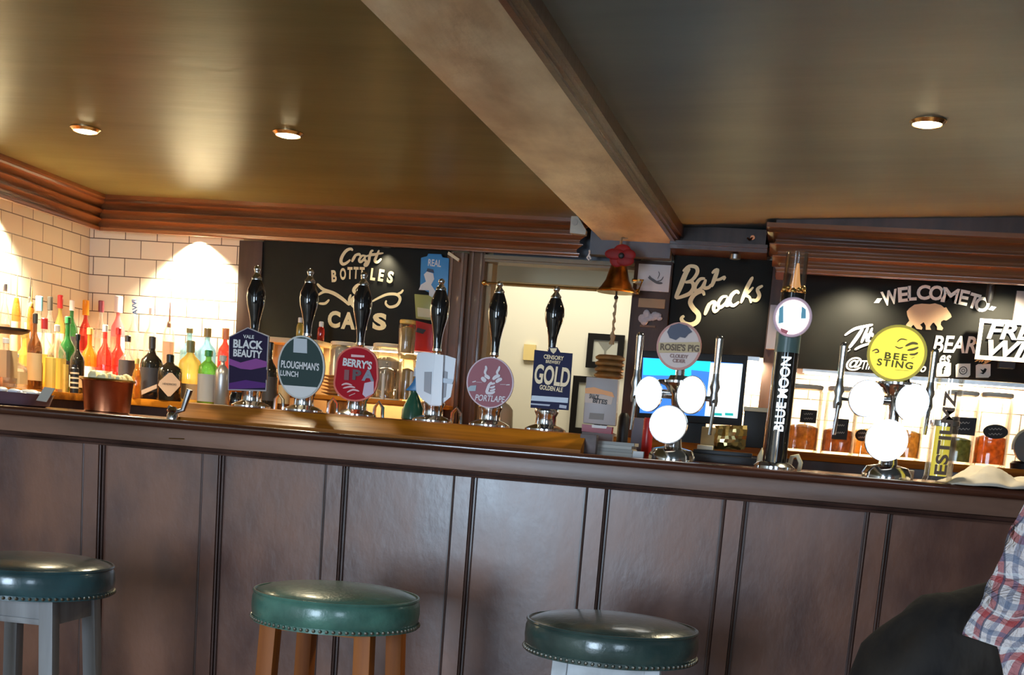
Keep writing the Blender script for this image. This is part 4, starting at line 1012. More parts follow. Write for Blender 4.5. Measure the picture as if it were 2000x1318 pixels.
back = [  # px, top, width, glass, cap, label colour, text, extra
    (10, 553, 26, 'clear', 'grey', 'cream', 'clear bottle with grey cap at the far left of the rear step', {}),
    (33, 538, 24, 'amber', 'gold', 'cream', 'amber bottle with tall slim gold pourer on the rear step', dict(pourer=True, caph=.30)),
    (59, 541, 26, 'clear', 'dark', 'cream', 'clear bottle with dark pourer beside the blue capped bottle', dict(pourer=True, caph=.28)),
    (77, 578, 30, 'clear', 'blue', 'white', 'clear bottle with pale blue cap on the rear step', dict(caph=.2, capw=.62)),
    (98, 579, 28, 'clear', 'dark', 'cream', 'clear bottle with dark ribbed cap right of the blue capped one', dict(caph=.18, capw=.5)),
    (118, 576, 28, 'yellow', 'red', 'cream', 'yellow bottle with dark red cap on the rear step', dict(caph=.17, capw=.5)),
    (141, 586, 32, 'green', 'white', 'dark', 'green glass bottle with white cap on the rear step', dict(caph=.14, capw=.42)),
    (168, 586, 30, 'red', 'orange', 'red', 'bottle with bright orange cap and red label', dict(caph=.2, capw=.56, lz=(.3, .5))),
    (198, 587, 28, 'clear', 'maroon', 'cream', 'clear bottle with maroon cap left of the pink bottle', dict(caph=.15, capw=.5)),
    (232, 578, 34, 'pink', 'white', 'pink', 'tall pink bottle with white cap on the rear step', dict(caph=.2, capw=.58)),
    (262, 584, 30, 'clear', 'white', None, 'clear bottle with blue vertical lettering on its neck', dict(caph=.05, neck=.34)),
    (296, 600, 34, 'clear', 'white', None, 'clear bottle against the bright tiles left of the amber pourer', {}),
    (332, 590, 28, 'clear', 'copper', 'cream', 'clear bottle with tall copper pourer before the bright tiles', dict(pourer=True, caph=.32)),
    (371, 640, 44, 'blue', 'olive', None, 'pale blue bottle with small olive cap behind the dark bottles', dict(capw=.35)),
    (406, 640, 44, 'blue', 'olive', None, 'pale blue bottle with green cap near the purple clip', dict(capw=.4, caph=.16)),
    (441, 640, 34, 'red', 'copper', None, 'red bottle with copper cap partly behind the purple clip', dict(capw=.5, caph=.2)),
]
for i, (px, tp, wd, gl, cap, lab, text, ex) in enumerate(back):
    bottle(px, tp, BK+(.05 if i % 2 else -.03), 1.265, wd*.84, gl, cap, text, lab, group=gb, xmin=-3.02-.035*(i % 2), **ex)
c = at(263, 600, BK-.012)
tb = [o for o in COL.objects if o.get('label') == 'clear bottle with blue vertical lettering on its neck'][0]
c = at(263, 600, BK-.066); lettering('AVVI', c.x, c.z, BK-.066, .066, .024, Cc['navy'], tb, 95, .03)
front = [
    (12, 660, 44, 'clear', 'grey', 'tan', 'clear square bottle with tan label at far left front', dict(shape='square', lz=(.2, .75))),
    (48, 648, 40, 'yellow', 'gold', 'cream', 'yellow liqueur bottle with gold cap beside the tan label bottle', dict(lz=(.1, .4))),
    (69, 612, 34, 'brown', 'dark', 'tan', 'brown bottle with dark cap in the left front row', dict(caph=.12)),
    (87, 621, 38, 'clear', 'red', 'yellow', 'clear bottle with red cap and yellow label', dict(caph=.14, capw=.42, lz=(.05, .5), shape='square')),
    (112, 634, 36, 'clear', 'white', 'yellow', 'clear bottle with white cap and tall yellow label', dict(lz=(.04, .5), shape='square')),
    (133, 618, 40, 'green', 'green', 'dark', 'dark green shouldered bottle with dark label', dict(caph=.08, lz=(.1, .42))),
    (152, 652, 34, 'black', 'black', 'cream', 'black bottle with banded cream label left of the copper bucket', dict(lz=(.1, .3))),
    (176, 640, 38, 'orange', 'gold', 'white', 'orange liqueur bottle with white label above the copper bucket', dict(lz=(.2, .42))),
    (206, 634, 36, 'red', 'white', 'cream', 'bright red spirit bottle above the copper bucket', dict(lz=(.15, .35))),
    (232, 640, 34, 'red', 'red', 'pink', 'deep red bottle next to the bright red one', dict(lz=(.1, .3))),
    (250, 655, 38, 'clear', 'dark', 'dark', 'clear bottle with dark label at the right of the red bottles', dict(lz=(.35, .6))),
]
for i, (px, tp, wd, gl, cap, lab, text, ex) in enumerate(front):
    bottle(px, tp, FT+(.06 if i % 2 else -.03), CB, wd*.92, gl, cap, text, lab, group=gf_, xmin=-2.80-.07*(i % 2), **ex)
# larger bottles near the front edge
bottle(298, 657, 5.06, CB, 46, 'black', 'dark', 'dark bottle with arched shoulders and tan band label', 'dark', caph=.18, capw=.3, neck=.28, lz=(.12, .5))
h = bottle(333, 692, 5.02, CB, 50, 'black', 'black', 'squat black apothecary bottle with a pink beige diamond label', shape='squat', caph=.16, capw=.3)
p = lambda pts: poly_at(pts, 4.965)
MB().prism(p([(309, 752), (312, 744), (330, 728), (336, 728), (352, 746), (352, 754), (333, 774), (328, 774)]), 4.963, 4.966).prism(p([(276, 762), (306, 750), (306, 758), (276, 771)]), 4.966, 4.969).build('diamond_label', flat('label_pinkbeige', (.62, .42, .3), .5), h)
ltr('HENDRICKS', 316, 748, 346, 752, 4.961, Lb['dark'], h, 0, .01)
bottle(373, 665, 5.12, CB, 46, 'yellow', 'olive', 'clear pale yellow gin bottle with olive cork stopper', 'tan', caph=.18, capw=.36, neck=.24, lz=(.05, .30))
y_ = bottle(408, 684, 5.04, CB, 40, 'lime', 'green', 'lime green topped bottle with silver lower half', 'grey', shape='squat', caph=.10, capw=.4, lz=(.04, .55))
bottle(436, 694, 5.0, CB, 30, 'silver', 'grey', 'grey metal flask beside the lime green bottle', None, shape='squat', caph=.1, capw=.5)
bottle(268, 700, 4.99, CB, 18, 'amber', 'gold', 'slim amber bottle between copper bucket and dark bottles', None, caph=.12, capw=.5)
# low front clutter: cartons, a banded canister and a short brown bottle
for px, tp, wd, m_, lb in ((99, 698, 17, Lb['yellow'], 'tall yellow carton left of the other yellow carton by the bottles'), (124, 711, 17, mat('carton_gold', (.75, .5, .12), .5, var=.2, vscale=30), 'shorter gold yellow carton beside the banded canister')):
    d_ = ray(px, tp); Yk = min(4.96, -2.775*d_.y/d_.x); c = at(px, tp, Yk); hw = wd*DEP(Yk)/2
    tag(MB().box(c.x-hw, c.x+hw, Yk-hw*.8, Yk+hw*.8, CB, c.z).build('carton', m_, loc=(c.x, Yk, CB), bevel=.002), lb, 'carton')
d_ = ray(146, 712); Yk = min(4.96, -2.74*d_.y/d_.x); c = at(146, 712, Yk); hw = .017; H = c.z-CB
t = thing('canister', 'small black canister with pale bands left of the copper bucket', 'canister', (c.x, Yk, CB))
MB().lathe(c.x, Yk, [(hw, CB), (hw, CB+H*.86), (hw*.7, CB+H*.9), (hw*.7, CB+H)], 18).build('canister_body', black_matte, t)
for k_ in range(4): MB().lathe(c.x, Yk, [(hw*1.03, CB+H*(.16+.17*k_)), (hw*1.03, CB+H*(.22+.17*k_))], 18, close=False).build('band', Lb['cream'], t)
bottle(76, 686, 4.9, CB, 18, 'brown', 'dark', 'short brown whisky bottle left of the yellow cartons', None, shape='squat', xmin=-2.80)
bottle(62, 560, BK, 1.265, 18, 'amber', 'gold', 'slim amber bottle with tall gold spout before the side wall', None, pourer=True, caph=.26, xmin=-2.96)
# side counter bottles (cut by the left edge)
for i, (px, tp, gl, cap, text) in enumerate([(30, 690, 'clear', 'grey', 'short clear decanter with tan label on the side counter')]):
    bottle(px, tp, 4.7, CB, 44, gl, cap, text, 'tan', group=None, shape='square', xmin=-2.80)
t = thing('tray', 'dark oval tray fixed above the bottles at the left edge', 'tray', at(18, 652, 4.3))
c = at(14, 648, 4.3); MB().lathe(c.x, 4.3, [(.05, c.z-.006), (.075, c.z+.004), (.08, c.z+.014), (.072, c.z+.014), (.05, c.z+.002)], 24).build('dish', flat('tray_brown', (.07, .045, .03), .4), t)
MB().tube([(c.x-.03, 4.3, c.z-.002), (XL+.002, 4.3, c.z-.002)], .007, 8).build('wall_arm', flat('tray_brown', (.07, .045, .03), .4), t)

# ------------------------------------------------------------------ things on the bar, left
c = at(30, 766, 3.5); zt = at(30, 748, 3.5).z
t = thing('tub', 'shallow mauve brown tub of papers on the bar top, left edge', 'tub', (c.x, 3.5, BZ))
MB().lathe(c.x, 3.5, [(.070, BZ), (.082, BZ+.004), (.092, BZ+.035), (.095, BZ+.038), (.090, BZ+.038), (.080, BZ+.012), (.06, BZ+.010)], 36, sq=4).build('tub_body', flat('tub_mauve', (.16, .085, .10), .4), t)
random.seed(3); mb = MB()
for i in range(14):
    a, bq = c.x+random.uniform(-.06, .065), 3.5+random.uniform(-.05, .05); zz = BZ+.032+random.uniform(0, .012); r_ = random.uniform(.010, .018)
    mb.sphere((a, bq, zz), r_*1.5, r_, r_*.55, 8, 5)
mb.build('sachets', flat('sachet_white', (.8, .84, .9), .4), t)
cd = at(88, 768, 3.40); MB().add([cd+Vector((-.028, 0, -.022)), cd+Vector((.012, -.012, -.024)), cd+Vector((.030, .0, .016)), cd+Vector((-.010, .012, .018)), cd+Vector((-.028, .003, -.022)), cd+Vector((.012, -.009, -.024)), cd+Vector((.030, .003, .016)), cd+Vector((-.010, .015, .018))],
    [(0, 1, 2, 3), (7, 6, 5, 4), (0, 1, 5, 4), (1, 2, 6, 5), (2, 3, 7, 6), (3, 0, 4, 7)]).build('paper_slip', flat('slip_grey', (.55, .5, .42), .6), t)
c = at(210, 766, 3.68); r_ = 54*DEP(3.68); z1 = at(210, 742, 3.68).z
t = thing('bucket', 'copper ice bucket on the bar top left of the pump shelf', 'bucket', (c.x, 3.68, BZ))
MB().lathe(c.x, 3.68, [(r_*.80, BZ), (r_*.84, BZ+.003), (r_*.95, z1-.008), (r_*1.02, z1), (r_*.98, z1), (r_*.9, z1-.01), (r_*.8, BZ+.01)], 40).build('bucket_body', copper, t)
MB().lathe(c.x, 3.68, [(r_*1.0, z1-.004), (r_*1.05, z1-.001), (r_*1.03, z1+.003), (r_*.98, z1+.002)], 40, close=False).build('rim', brass, t)
mb = MB()
for i in range(16): mb.sphere((c.x+random.uniform(-.05, .05), 3.68+random.uniform(-.05, .05), z1-.002+random.uniform(-.004, .01)), random.uniform(.012, .02), n=8, m=5)
mb.build('lemon_pieces', flat('lemon', (.95, .80, .45), .4), t)
c = at(350, 806, 3.36); q = at(383, 762, 3.36)
t = thing('bar_clamp', 'small chrome lever fitting at the left end of the pump shelf', 'fitting', (c.x, 3.34, BZ))
MB().lathe(c.x, 3.32, [(.016, BZ), (.016, BZ+.012), (.012, BZ+.018), (.016, BZ+.024), (.008, BZ+.034)], 16).build('post', chrome, t)
MB().tube([(c.x-.012, 3.32, BZ+.03), (c.x+.012, 3.32, BZ+.022), (c.x+.03, 3.32, BZ+.028), (q.x, 3.32, q.z+.0)], [.008, .007, .007, .009], 10).build('lever', steel, t)

# ------------------------------------------------------------------ display between boards and shelf
DZ = 1.24
def jar(px, pyt, Y, zb, wpx, label, lid, fill=None, fh=.4, tag_=None, lidh=.014, group=None, name='jar', sq=0):
    c = at(px, pyt, Y); x = c.x; r = wpx*DEP(Y)/2; z1 = c.z
    t = thing(name, label, 'jar', (x, Y, zb), group)
    MB().lathe(x, Y, [(r*.95, zb), (r, zb+.006), (r, z1-lidh-.012), (r*.88, z1-lidh), (r*.85, z1-lidh), (r*.95, z1-lidh-.014), (r*.95, zb+.008)], 28, sq=sq).build('jar_glass', glass, t, angle=50)
    MB().lathe(x, Y, [(r*.90, z1-lidh-.002), (r*.94, z1-lidh+.002), (r*.94, z1-.003), (r*.86, z1)], 28, sq=sq).build('lid', lid, t)
    if fill:
        mb = MB(); H = (z1-zb)*fh; rr = r*.90
        mb.lathe(x, Y, [(rr, zb+.010), (rr, zb+H*.93), (rr*.6, zb+H*1.0), (rr*.1, zb+H*1.04)], 20)
        o = mb.build('contents', fill, t, angle=60)
    if tag_:
        lx, ly, lw, lh, shape = tag_; cc = at(lx, ly, Y-r-.004)
        yy = Y-r-.006
        if shape == 'oval': tg = MB().disc_y((cc.x, yy, cc.z), lw*DEP(yy)/2, lh*DEP(yy)/2, .003, 24)
        else: tg = MB().box(cc.x-lw*DEP(yy)/2, cc.x+lw*DEP(yy)/2, yy-.003, yy, cc.z-lh*DEP(yy)/2, cc.z+lh*DEP(yy)/2)
        tg = tg.build('slate_tag', flat('slate', (.035, .03, .028), .6), t)
        mb = MB()
        for k_, zz in enumerate((.2, -.18)):
            pts = [(lx-lw*.3+j*lw*.6/8, ly-lh*zz+(1.6 if j % 2 else -1.6)) for j in range(9)]; brush(mb, pts, 1.6, yy-.0045, lambda a, b: (a, b), k=2)
        mb.build('chalk_mark', flat('chalk_grey', (.45, .42, .38), .7), tg)
    return t
lid_y, lid_c = flat('lid_yellow', (.9, .62, .16), .4), flat('lid_cream', (.85, .76, .55), .4)
jar(672, 668, 5.42, DZ, 56, 'glass jar with wide cream lid behind the red clip', lid_c, mat('napkins', (.8, .74, .6), .7, var=.1, vscale=20), .9)
jar(760, 672, 5.44, DZ, 66, 'glass jar with gold rimmed lid right of the red clip', lid_c, mat('paper_fill', (.75, .66, .5), .7, var=.2, vscale=12), .75)
jar(797, 625, 5.28, at(798, 694, 5.28).z, 34, 'tall stacked jar with yellow lid left of the red packet', lid_y, mat('biscuit', (.8, .5, .2), .7, var=.2, vscale=20), .8)
jar(798, 694, 5.28, DZ, 34, 'short jar with yellow lid beneath the red packet', lid_y, mat('biscuit', (.8, .5, .2), .7), .7)
# cake dome with pastries
c = at(746, 776, 5.16); t = thing('cake_dome', 'glass cake dome with small golden pastries beside the red clip', 'dome', (c.x, 5.2, DZ)); r_ = 29*DEP(5.2); z1 = at(768, 718, 5.2).z
MB().lathe(c.x, 5.2, [(r_, DZ), (r_, DZ+.006)], 32).build('plate', lid_c, t)
MB().lathe(c.x, 5.2, [(r_*.93, DZ+.008), (r_*.93, z1-.02), (r_*.8, z1-.006), (.006, z1), (.006, z1-.003), (r_*.78, z1-.01), (r_*.90, z1-.022), (r_*.90, DZ+.008)], 32, close=False).build('dome_glass', glass, t)
MB().sphere((c.x, 5.2, z1+.008), .009).build('knob', glass, t)
for i, (a, b2) in enumerate(((-.028, -.015), (.004, -.032), (.032, -.008), (-.016, .024), (.018, .026))):
    MB().sphere((c.x+a, 5.2+b2, DZ+.022), .020, .018, .017, 12, 8).build('pastry', mat('pastry', (.75, .42, .12), .7, var=.25, vscale=40), t)
# plates in a stack
t0 = at(650, 760, 5.16)
for i in range(6):
    zz = DZ+i*.014
    tag(MB().lathe(t0.x, 5.2, [(.03, zz), (.032, zz+.003), (.060, zz+.010), (.062, zz+.0125), (.03, zz+.006)], 28).build('plate', flat('plate_orange', (.75, .4, .12), .35), loc=(t0.x, 5.2, zz)),
        ['lowest orange plate of the stack left of the red clip', 'orange plate second from the bottom of the stack', 'orange plate third from the bottom of the stack', 'orange plate fourth from the bottom of the stack', 'orange plate just under the top one of the stack', 'topmost orange plate of the stack left of the red clip'][i], 'plate', 'stack of orange plates')
bottle(529, 668, 5.06, CB, 34, 'black', 'black', 'black wine bottle with white label marks behind the green clip', 'dark', caph=.1)
bottle(558, 700, 5.05, CB, 24, 'brown', 'dark', 'brown bottle half hidden by the oval green clip', 'tan')
bottle(587, 620, 5.44, 1.474, 15, 'yellow', 'white', 'small yellow sauce bottle on the short cream shelf', None, caph=.2, capw=.6)
bottle(628, 628, 5.44, 1.474, 15, 'red', 'white', 'small red sauce bottle on the short cream shelf', None, caph=.25, capw=.6)
for px, t_, b2, lb in ((657, 686, 758, 'thin white rod as a painted glass glint left of the red clip'), (742, 728, 772, 'thin white rod as a painted glass glint right of the red clip'), (797, 724, 772, 'thin white rod as a painted glass glint beside the green spray bottle')):
    a, bq = at(px, t_, 5.08), at(px, b2, 5.08)
    tag(MB().lathe(a.x, 5.145 if px < 700 else 5.135, [(.0065, 1.24), (.0065, a.z), (.002, a.z+.002)], 12).build('glint_rod', paper, loc=(a.x, 5.14, 1.24)), lb, 'glint_rod')  # white rods stand in for reflections along the glass dome edges
# spray bottle with blue head
c = at(806, 812, 3.74); zt = at(806, 718, 3.74).z; H = zt-PSZ
t = thing('spray_bottle', 'green bottle with blue spray head left of the white shield pump', 'bottle', (c.x, 3.74, PSZ))
MB().lathe(c.x, 3.74, [(.030, PSZ), (.034, PSZ+.004), (.033, PSZ+.03), (.022, PSZ+.055), (.012, PSZ+.5*H), (.012, PSZ+.56*H)], 24).build('bottle_body', flat('spray_green', (.02, .10, .06), .2), t)
MB().prism([(c.x-.026, PSZ+.56*H), (c.x+.014, PSZ+.56*H), (c.x+.016, PSZ+.80*H), (c.x+.004, PSZ+.86*H), (c.x-.004, PSZ+.74*H), (c.x-.012, PSZ+.66*H)], 3.73, 3.75).build('spray_head', flat('spray_blue', (.03, .22, .5), .3), t, bevel=.003)
MB().lathe(c.x+.001, 3.74, [(.007, PSZ+.84*H), (.006, PSZ+H)], 12).build('nozzle', flat('nozzle_pale', (.5, .62, .75), .3), t)
# hanging packets by the bottles board
def packet(pts, Y, m, label, name='snack_packet', arts=(), texts=(), th=.02):
    o = poly_at(pts, Y); cx = sum(p[0] for p in o)/len(o); cz = min(p[1] for p in o)
    t = thing(name, label, 'packet', (cx, Y, cz))
    MB().prism(o, Y, Y+th).build('wrapper', m, t, bevel=.003)
    for q, mm in arts: MB().prism(poly_at(q, Y-.001), Y-.002, Y).build('printed_shape', mm, t)
    for s, x0, y0, x1, y1, mm in texts: ltr(s, x0, y0, x1, y1, Y-.003, mm, t, -2, .02)
    return t
blu = flat('packet_blue', (.05, .27, .6), .4)
packet([(822, 503), (834, 500), (836, 495), (862, 496), (864, 502), (877, 504), (874, 590), (820, 562)], 5.53, blu, 'blue hanging packet with white shapes at top right of the bottles board', 'hanging_packet',
       arts=[([(818, 566), (822, 556), (832, 550), (828, 536), (834, 530), (846, 534), (848, 545), (842, 556), (850, 568), (862, 572), (858, 588), (838, 584), (838, 567)], flat('packet_white', (.72, .74, .76), .5)),
             ([(833, 530), (835, 524), (846, 526), (848, 533)], flat('packet_dark', (.03, .05, .1), .5))], texts=[('REAL', 836, 507, 862, 520, flat('packet_white', (.72, .74, .76), .5))])
packet([(809, 574), (836, 576), (850, 584), (846, 626), (812, 622)], 5.52, flat('packet_green', (.36, .38, .12), .4), 'olive green snack packet above the red ones', arts=[([(815, 600), (842, 604), (840, 620), (816, 618)], flat('packet_pale', (.6, .58, .38), .5))])
packet([(800, 632), (812, 626), (846, 634), (845, 688), (800, 684), (786, 672)], 5.50, flat('packet_red', (.5, .02, .03), .35), 'crumpled dark red snack packet left of the white shield pump', arts=[([(815, 640), (832, 644), (826, 652), (812, 648)], flat('packet_dark', (.03, .05, .1), .5))])
c = at(887, 500, 5.5); tag(MB().hexa([c+Vector((-.03, 0, .006)), c+Vector((.02, 0, -.022)), c+Vector((.02, .02, -.022)), c+Vector((-.03, .02, .006))], [c+Vector((-.026, 0, .018)), c+Vector((.024, 0, -.010)), c+Vector((.024, .02, -.010)), c+Vector((-.026, .02, .018))]).build('card_slip', flat('slip_cream', (.75, .62, .4), .5), loc=c), 'small tilted cream card at the top of the brown post', 'card')

# ------------------------------------------------------------------ hatch: rail, bell, far room
p0, p1 = at(946, 549, 5.5), at(1244, 573, 5.5); Yh = 5.5
t = thing('brass_rail', 'thin brass rail across the serving hatch', 'rail', (p0.x, Yh, p0.z))
zz = (p0.z+p1.z)/2
MB().tube([(p0.x-.0, Yh, zz), (p1.x, Yh, zz)], .005, 10).build('rod', brass, t)
for x in (p0.x, p1.x): MB().sphere((x, Yh, zz), .012, n=12, m=8).tube([(x, Yh, zz), (x, 5.57, zz)], .005, 8).build('end_knob', brass, t)
Yb = 5.35
bt_, bb_ = at(1210, 520, Yb), at(1203, 570, Yb); bx_ = (bt_.x+bb_.x)/2; H = bt_.z-bb_.z; r_ = 37*DEP(Yb)
t = thing('bell', 'old brass bell hanging in front of the hatch beneath the poppy', 'bell', (bx_, Yb, bb_.z))
bm_brass = mat('aged_brass', (.30, .16, .05), .3, 1, var=.3, vscale=20)
MB().lathe(bx_, Yb, [(r_, bb_.z), (r_*1.0, bb_.z+.004), (r_*.82, bb_.z+.02), (r_*.62, bb_.z+.045), (r_*.5, bb_.z+.08), (r_*.4, bb_.z+.105), (r_*.15, bb_.z+.118), (.006, bb_.z+.125)], 32).build('bell_body', bm_brass, t, angle=50)
MB().lathe(bx_, Yb, [(r_*.99, bb_.z-.004), (r_*1.04, bb_.z), (r_*1.0, bb_.z+.007)], 32).build('lip', brass, t)
MB().tube([(bx_, Yb, bb_.z+.01), (bx_, Yb, bb_.z-.02)], .004, 8).sphere((bx_, Yb, bb_.z-.022), .009).build('clapper', black_matte, t)
MB().tube([(bx_, Yb, bb_.z+.12), (bx_, Yb, 1.955), (bx_+.02, Yb+.03, 1.965)], .006, 8).build('hanger', steel, t)
MB().tube([(bx_+.06, Yb, bb_.z+.05), (bx_+.10, Yb+.02, bb_.z+.055), (bx_+.085, Yb+.0, bb_.z+.0)], .006, 8).tube([(bx_+.085, Yb, bb_.z+.052), (-.60, 5.45, bb_.z+.055), (-.58, 5.54, bb_.z+.055)], .005, 8).build('side_bracket', brass, t)
rp = [at(x, y, Yb) for x, y in ((1203, 576), (1202, 595), (1204, 612), (1200, 640), (1196, 672))]
t2 = thing('bell_rope', 'pale knotted rope hanging down from the bell', 'rope', rp[-1])
MB().tube([(bx_+.002*math.sin(i*1.7), Yb+.002*math.cos(i*1.7), bb_.z-.026-(bb_.z-.026-rp[-1].z)*i/18) for i in range(19)], [.0045+.0028*(i % 3 == 0)+(.004 if i > 13 else 0) for i in range(19)], 8).build('cord', mat('rope', (.52, .42, .26), .8, bump=.5, bscale=200), t2)
pp = at(1214, 500, Yb-.075)
t = thing('poppy', 'red poppy flower pinned above the bell', 'flower', pp)
for k in range(5):
    a = 2*PI*k/5+.3
    MB().sphere((pp.x+.028*math.cos(a), Yb-.075+.006*(k % 2), pp.z+.020*math.sin(a)), .030+.006*(k % 3), .007, .022+.005*(k % 2), 14, 8).build('petal', mat('poppy_red', (.22, .006, .010), .6, var=.2, vscale=20), t)
MB().sphere((pp.x, Yb-.087, pp.z), .012, .006, .012).build('centre', black_matte, t)
MB().tube([(pp.x, Yb-.07, pp.z), (bx_, Yb-.01, pp.z-.0)], .004, 6).build('pin', steel, t)
sn = at(1128, 443, 5.40)
t = thing('alarm_sensor', 'white motion sensor box beneath the beam end', 'sensor', sn)
MB().prism([(sn.x-.030, sn.z+.040), (sn.x-.005, sn.z+.046), (sn.x+.038, sn.z-.012), (sn.x+.036, sn.z-.030), (sn.x-.030, sn.z-.026)], 5.395, 5.44).build('case', flat('sensor_white', (.55, .56, .5), .5), t, bevel=.003)
MB().disc_y((sn.x-.012, 5.395, sn.z+.016), .012, .012, .004, 20).build('lens', flat('sensor_lens', (.42, .43, .4), .4), t)
kk = at(1150, 498, 5.45); tag(MB().tube([kk+Vector((0, .01, .02)), kk+Vector((.003, 0, .008)), kk+Vector((-.006, 0, -.012)), kk+Vector((.004, 0, -.02))], .004, 6).tube([kk+Vector((0, 0, 0)), kk+Vector((.010, 0, -.016))], .004, 6).build('key_hook', paper, loc=kk), 'tiny white hook on the grey panel left of the poppy', 'hook')
kk = at(1470, 464, 5.425); tag(MB().disc_y(kk, .009, .009, .004).tube([kk, kk+Vector((-.012, -.015, -.012)), kk+Vector((-.02, -.012, -.004))], .004, 6).build('coat_hook', copper, loc=kk), 'small copper hook on the dark fascia', 'hook')
# far room picture, note, lamp and dark frame
def picture(x0, y0, x1, y1, Y, label, art=True):
    a, b2 = at(x0, y0, Y), at(x1, y1, Y)
    t = thing('framed_picture', label, 'picture', ((a.x+b2.x)/2, Y, b2.z)); f_ = .035
    MB().box(a.x, b2.x, Y, Y+.03, a.z-f_, a.z).box(a.x, b2.x, Y, Y+.03, b2.z, b2.z+f_).box(a.x, a.x+f_, Y, Y+.03, b2.z+f_, a.z-f_).box(b2.x-f_, b2.x, Y, Y+.03, b2.z+f_, a.z-f_).build('frame', flat('frame_black', (.010, .009, .008), .6, spec=.1), t)
    MB().box(a.x+f_, b2.x-f_, Y+.012, Y+.03, b2.z+f_, a.z-f_).build('print', flat('print_grey', (.45, .45, .38), .6), t)
    if art:
        cx, cz = (a.x+b2.x)/2, (a.z+b2.z)/2; m_ = MB()
        m_.prism([(cx-.045, cz+.05), (cx+.045, cz+.05), (cx+.006, cz+.005), (cx+.004, cz-.06), (cx+.03, cz-.066), (cx-.03, cz-.066), (cx-.004, cz-.06), (cx-.006, cz+.005)], Y+.010, Y+.012)
        m_.build('glass_drawing', flat('drawing_grey', (.2, .2, .17), .6), t)
    return t
picture(1149, 650, 1214, 722, 7.55, 'framed drawing of a cocktail glass on the far wall through the hatch')
picture(1120, 733, 1170, 850, 7.5, 'tall dark framed board low on the far wall through the hatch', False)
q = at(1034, 688, 7.58); t = tag(MB().box(q.x-.035, q.x+.035, 7.575, 7.598, q.z-.045, q.z+.045).build('wall_note', flat('note_yellow', (.8, .62, .25), .6), loc=q), 'small yellow note on the far wall left of the navy clip', 'note')
q = at(1003, 838, 5.9); zt = at(1003, 790, 5.9).z
t = thing('vase', 'cream rounded vase on the hatch sill behind the pink clip', 'vase', (q.x, 5.67, 1.05))
MB().lathe(q.x-.01, 5.67, [(.035, 1.05), (.045, 1.08), (.05, 1.15), (.045, zt-.03), (.03, zt-.01), (.012, zt), (.008, zt+.02)], 24).build('vase_body', flat('vase_cream', (.8, .75, .6), .3), t)

# cards on the pillar
Yp = 5.535
def card(x0, y0, x1, y1, m, label, th=.006, name='card'):
    a, b2 = at(x0, y0, Yp), at(x1, y1, Yp)
    t = thing(name, label, 'card', ((a.x+b2.x)/2, Yp, b2.z))
    MB().box(a.x, b2.x, Yp-th, Yp+.004, b2.z, a.z).build('card_face', m, t, bevel=.001); return t
cd = card(1248, 515, 1306, 571, flat('card_white', (.62, .63, .66), .5), 'white square card with grey bird sketch on the dark pillar')
mb = MB()
for pts, wd in [([(1266, 541), (1274, 546), (1284, 552), (1294, 553)], 5), ([(1268, 538), (1272, 544), (1278, 548)], 3), ([(1276, 550), (1290, 548), (1296, 540)], 2), ([(1284, 545), (1288, 536), (1286, 530)], 1.5)]: brush(mb, pts, wd, Yp-.008, lambda a, b: (a, b), k=3)
mb.build('sketch', flat('sketch_grey', (.12, .12, .13), .6), cd)
card(1248, 582, 1298, 603, flat('card_brown', (.42, .28, .16), .6), 'brown cardboard strip below the white card')
card(1250, 634, 1280, 640, flat('card_brown2', (.2, .14, .1), .6), 'thin dark strip on the pillar under the plastic bags')
t = thing('plastic_bags', 'bunch of crumpled clear plastic bags on the dark pillar', 'bags', at(1268, 620, Yp)); random.seed(5); mb = MB()
for i in range(9):
    q = at(1254+i*4.2, 620+random.uniform(-7, 7), Yp-.012); mb.sphere(q, random.uniform(.012, .02), .008, random.uniform(.010, .02), 7, 5)
mb.build('bag_bundle', flat('bag_grey', (.55, .55, .62), .15), t, angle=5)

# ------------------------------------------------------------------ till, screen and clutter behind the first font
Ym = 5.0
def quad(pts, Y): return poly_at(pts, Y)
t = thing('till_screen', 'black framed touch screen showing blue and white panels', 'screen', (at(1355, 830, Ym).x, Ym, CB))
MB().prism(quad([(1252, 684), (1461, 694), (1448, 832), (1243, 818)], Ym), Ym, Ym+.035).build('bezel', black_matte, t, bevel=.004)
scr = MB().prism(quad([(1256, 698), (1450, 710), (1440, 816), (1249, 806)], Ym-.002), Ym-.002, Ym).build('display', mat('screen_blue', (.02, .15, .6), .3, emit=(.03, .20, .75), estr=.55), t)
MB().prism(quad([(1388, 708), (1451, 711), (1440, 817), (1376, 812)], Ym-.003), Ym-.004, Ym-.002).build('white_pane', mat('screen_white', (.8, .9, 1), .3, emit=(.75, .93, 1), estr=.6), scr)
MB().prism(quad([(1257, 699), (1388, 706), (1386, 726), (1350, 722), (1350, 735), (1256, 732)], Ym-.003), Ym-.004, Ym-.002).build('cyan_pane', mat('screen_cyan', (0, .8, .9), .3, emit=(.0, .68, .85), estr=.6), scr)
for x in (1402, 1424): MB().prism(quad([(x-8, 806), (x+8, 807), (x+8, 812), (x-8, 811)], Ym-.005), Ym-.006, Ym-.004).build('button', mat('screen_green', (0, .35, .3), .3, emit=(0, .3, .28), estr=.7), scr)
q = at(1350, 860, Ym+.05); MB().box(q.x-.05, q.x+.05, Ym+.03, Ym+.08, CB, CB+.12).box(q.x-.12, q.x+.12, Ym+.0, Ym+.18, CB, CB+.02).build('stand', black_matte, t)
